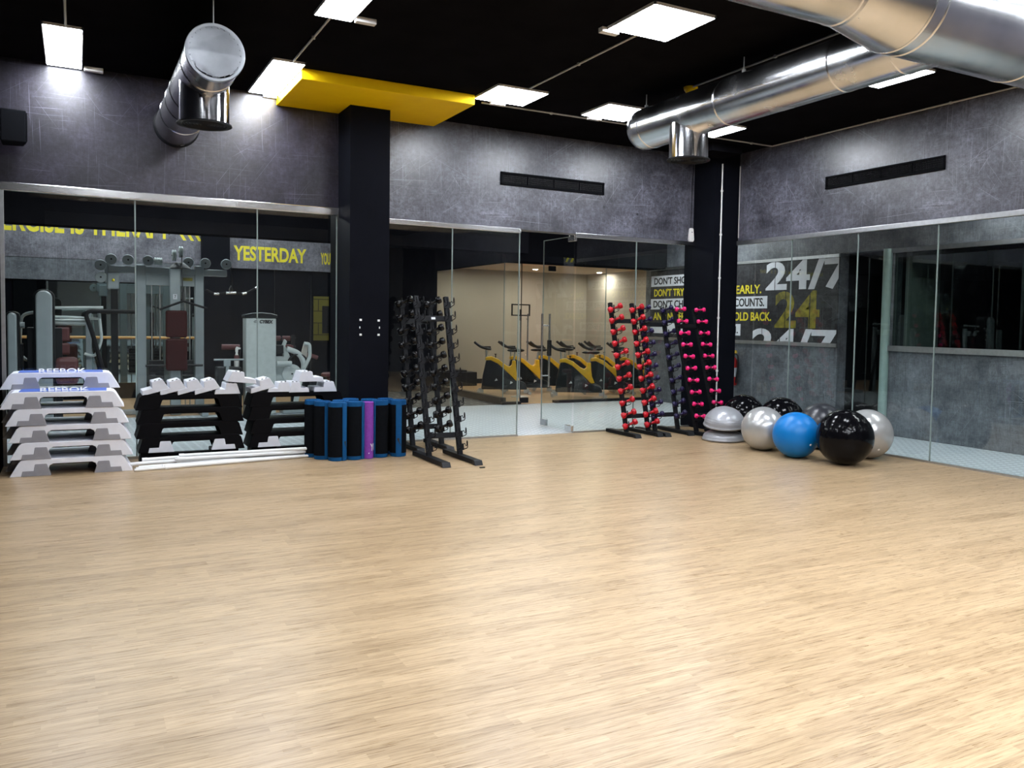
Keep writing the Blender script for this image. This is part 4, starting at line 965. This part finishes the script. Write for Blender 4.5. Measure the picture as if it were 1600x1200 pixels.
MB().lathe([(.17, -.012), (.18, 0), (.17, .012), (.15, 0)], 28, Matrix.Translation((3.26, y-.03, .82)) @ Matrix.Rotation(PI/2, 4, 'X'), False).build('cam_ring', 'machine_dark', t, 40)
for x0, x1, z in ((2.92, 3.04, 1.245), (3.07, 3.20, 1.245), (3.10, 3.25, 1.10)): MB().cyl((x0, y+.3, z), (x1, y+.3, z), .042, seg=16).build('roller', 'upholstery_light', t, 40)
MB().cyl((2.9, y+.3, 1.245), (3.3, y+.3, 1.245), .015).cyl((3.0, y+.3, 1.1), (3.3, y+.3, 1.1), .015).box((3.22, y+.27, 0), (3.28, y+.33, 1.3)).build('roller_post', 'machine_dark', t, 40)
MB().cyl((3.45, y+.1, .98), (3.62, y+.1, .92), .035).build('hand_grip', 'upholstery_light', t, 40)
box((3.0, y-.1, 0), (3.4, y+.2, .08)).build('base_frame', 'machine', t, bevel=.01)
t = thing('roller_bench', 'maroon roller bench with grey arm left of the CYBEX tower', 'exercise machine', (0, 0, 0))
MB().cyl((2.08, y+.2, 1.10), (2.36, y+.2, 1.10), .045, seg=16).build('roller', 'upholstery_light', t, 40)
MB().cyl((1.92, y-.1, .905), (2.38, y-.1, .905), .014).box((2.07, y-.13, .80), (2.17, y-.07, .90)).build('arm', 'machine', t, 40)
box((2.10, y-.12, 0), (2.15, y-.07, .85)).build('post', 'machine', t, bevel=.006)
box((1.98, y-.05, .0), (2.36, y+.26, .78)).build('stack_box', 'machine_dark', t, bevel=.02)
MB().tube([(2.36, y+.2, 1.10), (2.33, y+.2, .78)], .03, 8).build('roller_arm', 'machine_dark', t, 40)
t = thing('spray_bottle', 'white spray bottle with red liquid on the bench by the tower', 'bottle', (2.30, y+.1, .78))
MB().lathe([(.035, 0), (.04, .02), (.04, .15), (.02, .21), (.016, .24)], 16).build('bottle', 'white_plastic', t, 40)
MB().lathe([(.0405, .10), (.041, .105), (.041, .17), (.030, .19)], 16).build('sleeve', 'upholstery_light', t, 40)
MB().prism([(-.02, .24), (.02, .24), (.02, .28), (.06, .29), (.06, .31), (0, .33), (-.02, .30)], -.014, .014).build('trigger_head', 'white_plastic', t)
tag(MB().lathe([(.001, .36), (.12, .36), (.15, .34), (.15, .30), (.05, .28), (.05, 0), (.001, 0)], 20, Matrix.Translation((3.86, 14.6, .30))).lathe([(.2, 0), (.2, .03), (.03, .06), (.03, .35)], 16, Matrix.Translation((3.86, 14.6, 0))).build('round_stool', 'upholstery_light', None, 40), 'small round maroon seat beside the left column', 'stool')

# ------------------------------------------------------------------ spin bikes
def make_bike(label):
    t = thing('spin_bike', label, 'exercise bike', group='black and yellow spin bikes')
    # local x = forward
    body = [(-.52, .10), (.50, .10), (.47, .40), (.40, .74), (.30, .77), (.12, .68), (-.06, .50), (-.20, .33), (-.34, .30), (-.48, .24)]
    MB().prism(body, -.11, .11).build('fairing', 'bike_black', t, bevel=.03)
    yb = [(.42, .74), (.41, .81), (.28, .825), (.12, .76), (-.04, .635), (-.12, .60), (-.17, .64), (-.18, .74), (-.25, .745), (-.26, .60), (-.28, .45), (-.34, .31), (-.26, .30), (-.16, .40), (-.02, .53), (.14, .67), (.30, .745)]
    MB().prism(yb, -.125, .125).build('frame', 'bike_yellow', t, bevel=.015)
    MB().cyl((.38, 0, .78), (.40, 0, .99), .022).build('stem', 'steel_dull', t, 40)
    hb = MB().tube(arc_pts([(.36, -.20, 1.0), (.52, -.20, 1.03), (.66, -.19, 1.14)], .06), .028, 8).tube(arc_pts([(.36, .20, 1.0), (.52, .20, 1.03), (.66, .19, 1.14)], .06), .028, 8)
    hb.tube(arc_pts([(.30, -.24, .99), (.40, -.20, 1.0), (.40, .20, 1.0), (.30, .24, .99)], .05), .028, 8).tube(arc_pts([(.42, -.06, 1.0), (.56, -.06, 1.05), (.62, -.05, 1.12)], .05), .022, 8).tube(arc_pts([(.42, .06, 1.0), (.56, .06, 1.05), (.62, .05, 1.12)], .05), .022, 8)
    hb.box((.30, -.07, .98), (.46, .07, 1.05)); hb.build('handlebar', 'black_plastic', t, 40)
    MB().cyl((-.21, 0, .72), (-.24, 0, .93), .022).build('seat_post', 'steel_dull', t, 40)
    MB().ball((-.32, 0, .965), .13, 20, 10, (1., .75, .30)).ball((-.18, 0, .96), .10, 16, 8, (1.2, .35, .30)).build('saddle', 'black_plastic', t, 60)
    MB().cyl((.19, 0, .80), (.19, 0, .87), .012).cyl((.19, 0, .87), (.19, 0, .885), .03).build('resistance_knob', 'black_plastic', t, 40)
    for u in (.56, -.56): MB().cyl((u, -.27, .04), (u, .27, .04), .032, seg=14).cyl((u, -.29, .04), (u, -.27, .04), .038).cyl((u, .27, .04), (u, .29, .04), .038).box((min(u, u*.8), -.03, .02), (max(u, u*.8), .03, .12)).build('stabiliser', 'steel_dull', t, 40)
    for sd in (-1, 1):
        MB().cyl((-.02, sd*.11, .34), (-.02, sd*.16, .34), .03).box((-.03, min(sd*.15, sd*.17), .17), (.0, max(sd*.15, sd*.17), .34)).box((-.07, min(sd*.17, sd*.26), .16), (.03, max(sd*.17, sd*.26), .19)).build('pedal', 'black_plastic', t, 40)
        MB().prism([(.14, .30), (.21, .29), (.17, .35)], sd*.112-.002, sd*.112+.002).prism([(-.20, .26), (-.13, .22), (-.14, .29)], sd*.112-.002, sd*.112+.002).build('emblem', 'text_white', t)
    return t
b0 = make_bike('black and yellow spin bike, leftmost of the rear row')
b0.location = (8.30, 16.75, 0); b0.rotation_euler = (0, 0, 2.72)
for (x, y_, rz, l) in ((9.05, 17.05, 2.80, 'second from left in the rear row'), (9.95, 17.35, 2.85, 'third from left in the rear row'), (9.50, 15.55, 2.65, 'nearest to the glass, left of the red rack'), (10.55, 16.0, 2.72, 'second one in the front row'), (11.45, 16.2, 2.75, 'behind the left post of the red rack'), (10.85, 17.5, 2.85, 'rear row, half hidden behind the front ones'), (11.7, 17.6, 2.85, 'rear row, rightmost')):
    dup(b0, 'black and yellow spin bike, ' + l, (x, y_, 0), (0, 0, rz))
t = thing('tablet_stand', 'slim floor stand holding a black rectangular frame in spin room', 'stand', (8.25, 15.9, 0))
MB().lathe([(.18, 0), (.18, .015), (.03, .04), (.016, .06), (.016, 1.72)], 20).build('pole', 'steel_dull', t, 40)
fr = MB()
for a in (((-.22, 1.72), (.22, 1.745)), ((-.22, 1.945), (.22, 1.97)), ((-.22, 1.72), (-.195, 1.97)), ((.195, 1.72), (.22, 1.97))): fr.box((a[0][0], -.02, a[0][1]), (a[1][0], .01, a[1][1]))
fr.box((-.02, -.01, 1.62), (.02, .01, 1.86)).build('frame', 'black_plastic', t, bevel=.004)
t = thing('storage_box', 'low black box against the back wall of the spin room', 'box', (8.35, 19.3, 0))
box((-.5, -.25, 0), (.35, .25, .34)).build('case', 'machine_dark', t, bevel=.01)
box((-.42, -.2, .34), (.1, .2, .39)).build('lid_tray', 'black_plastic', t, bevel=.01)
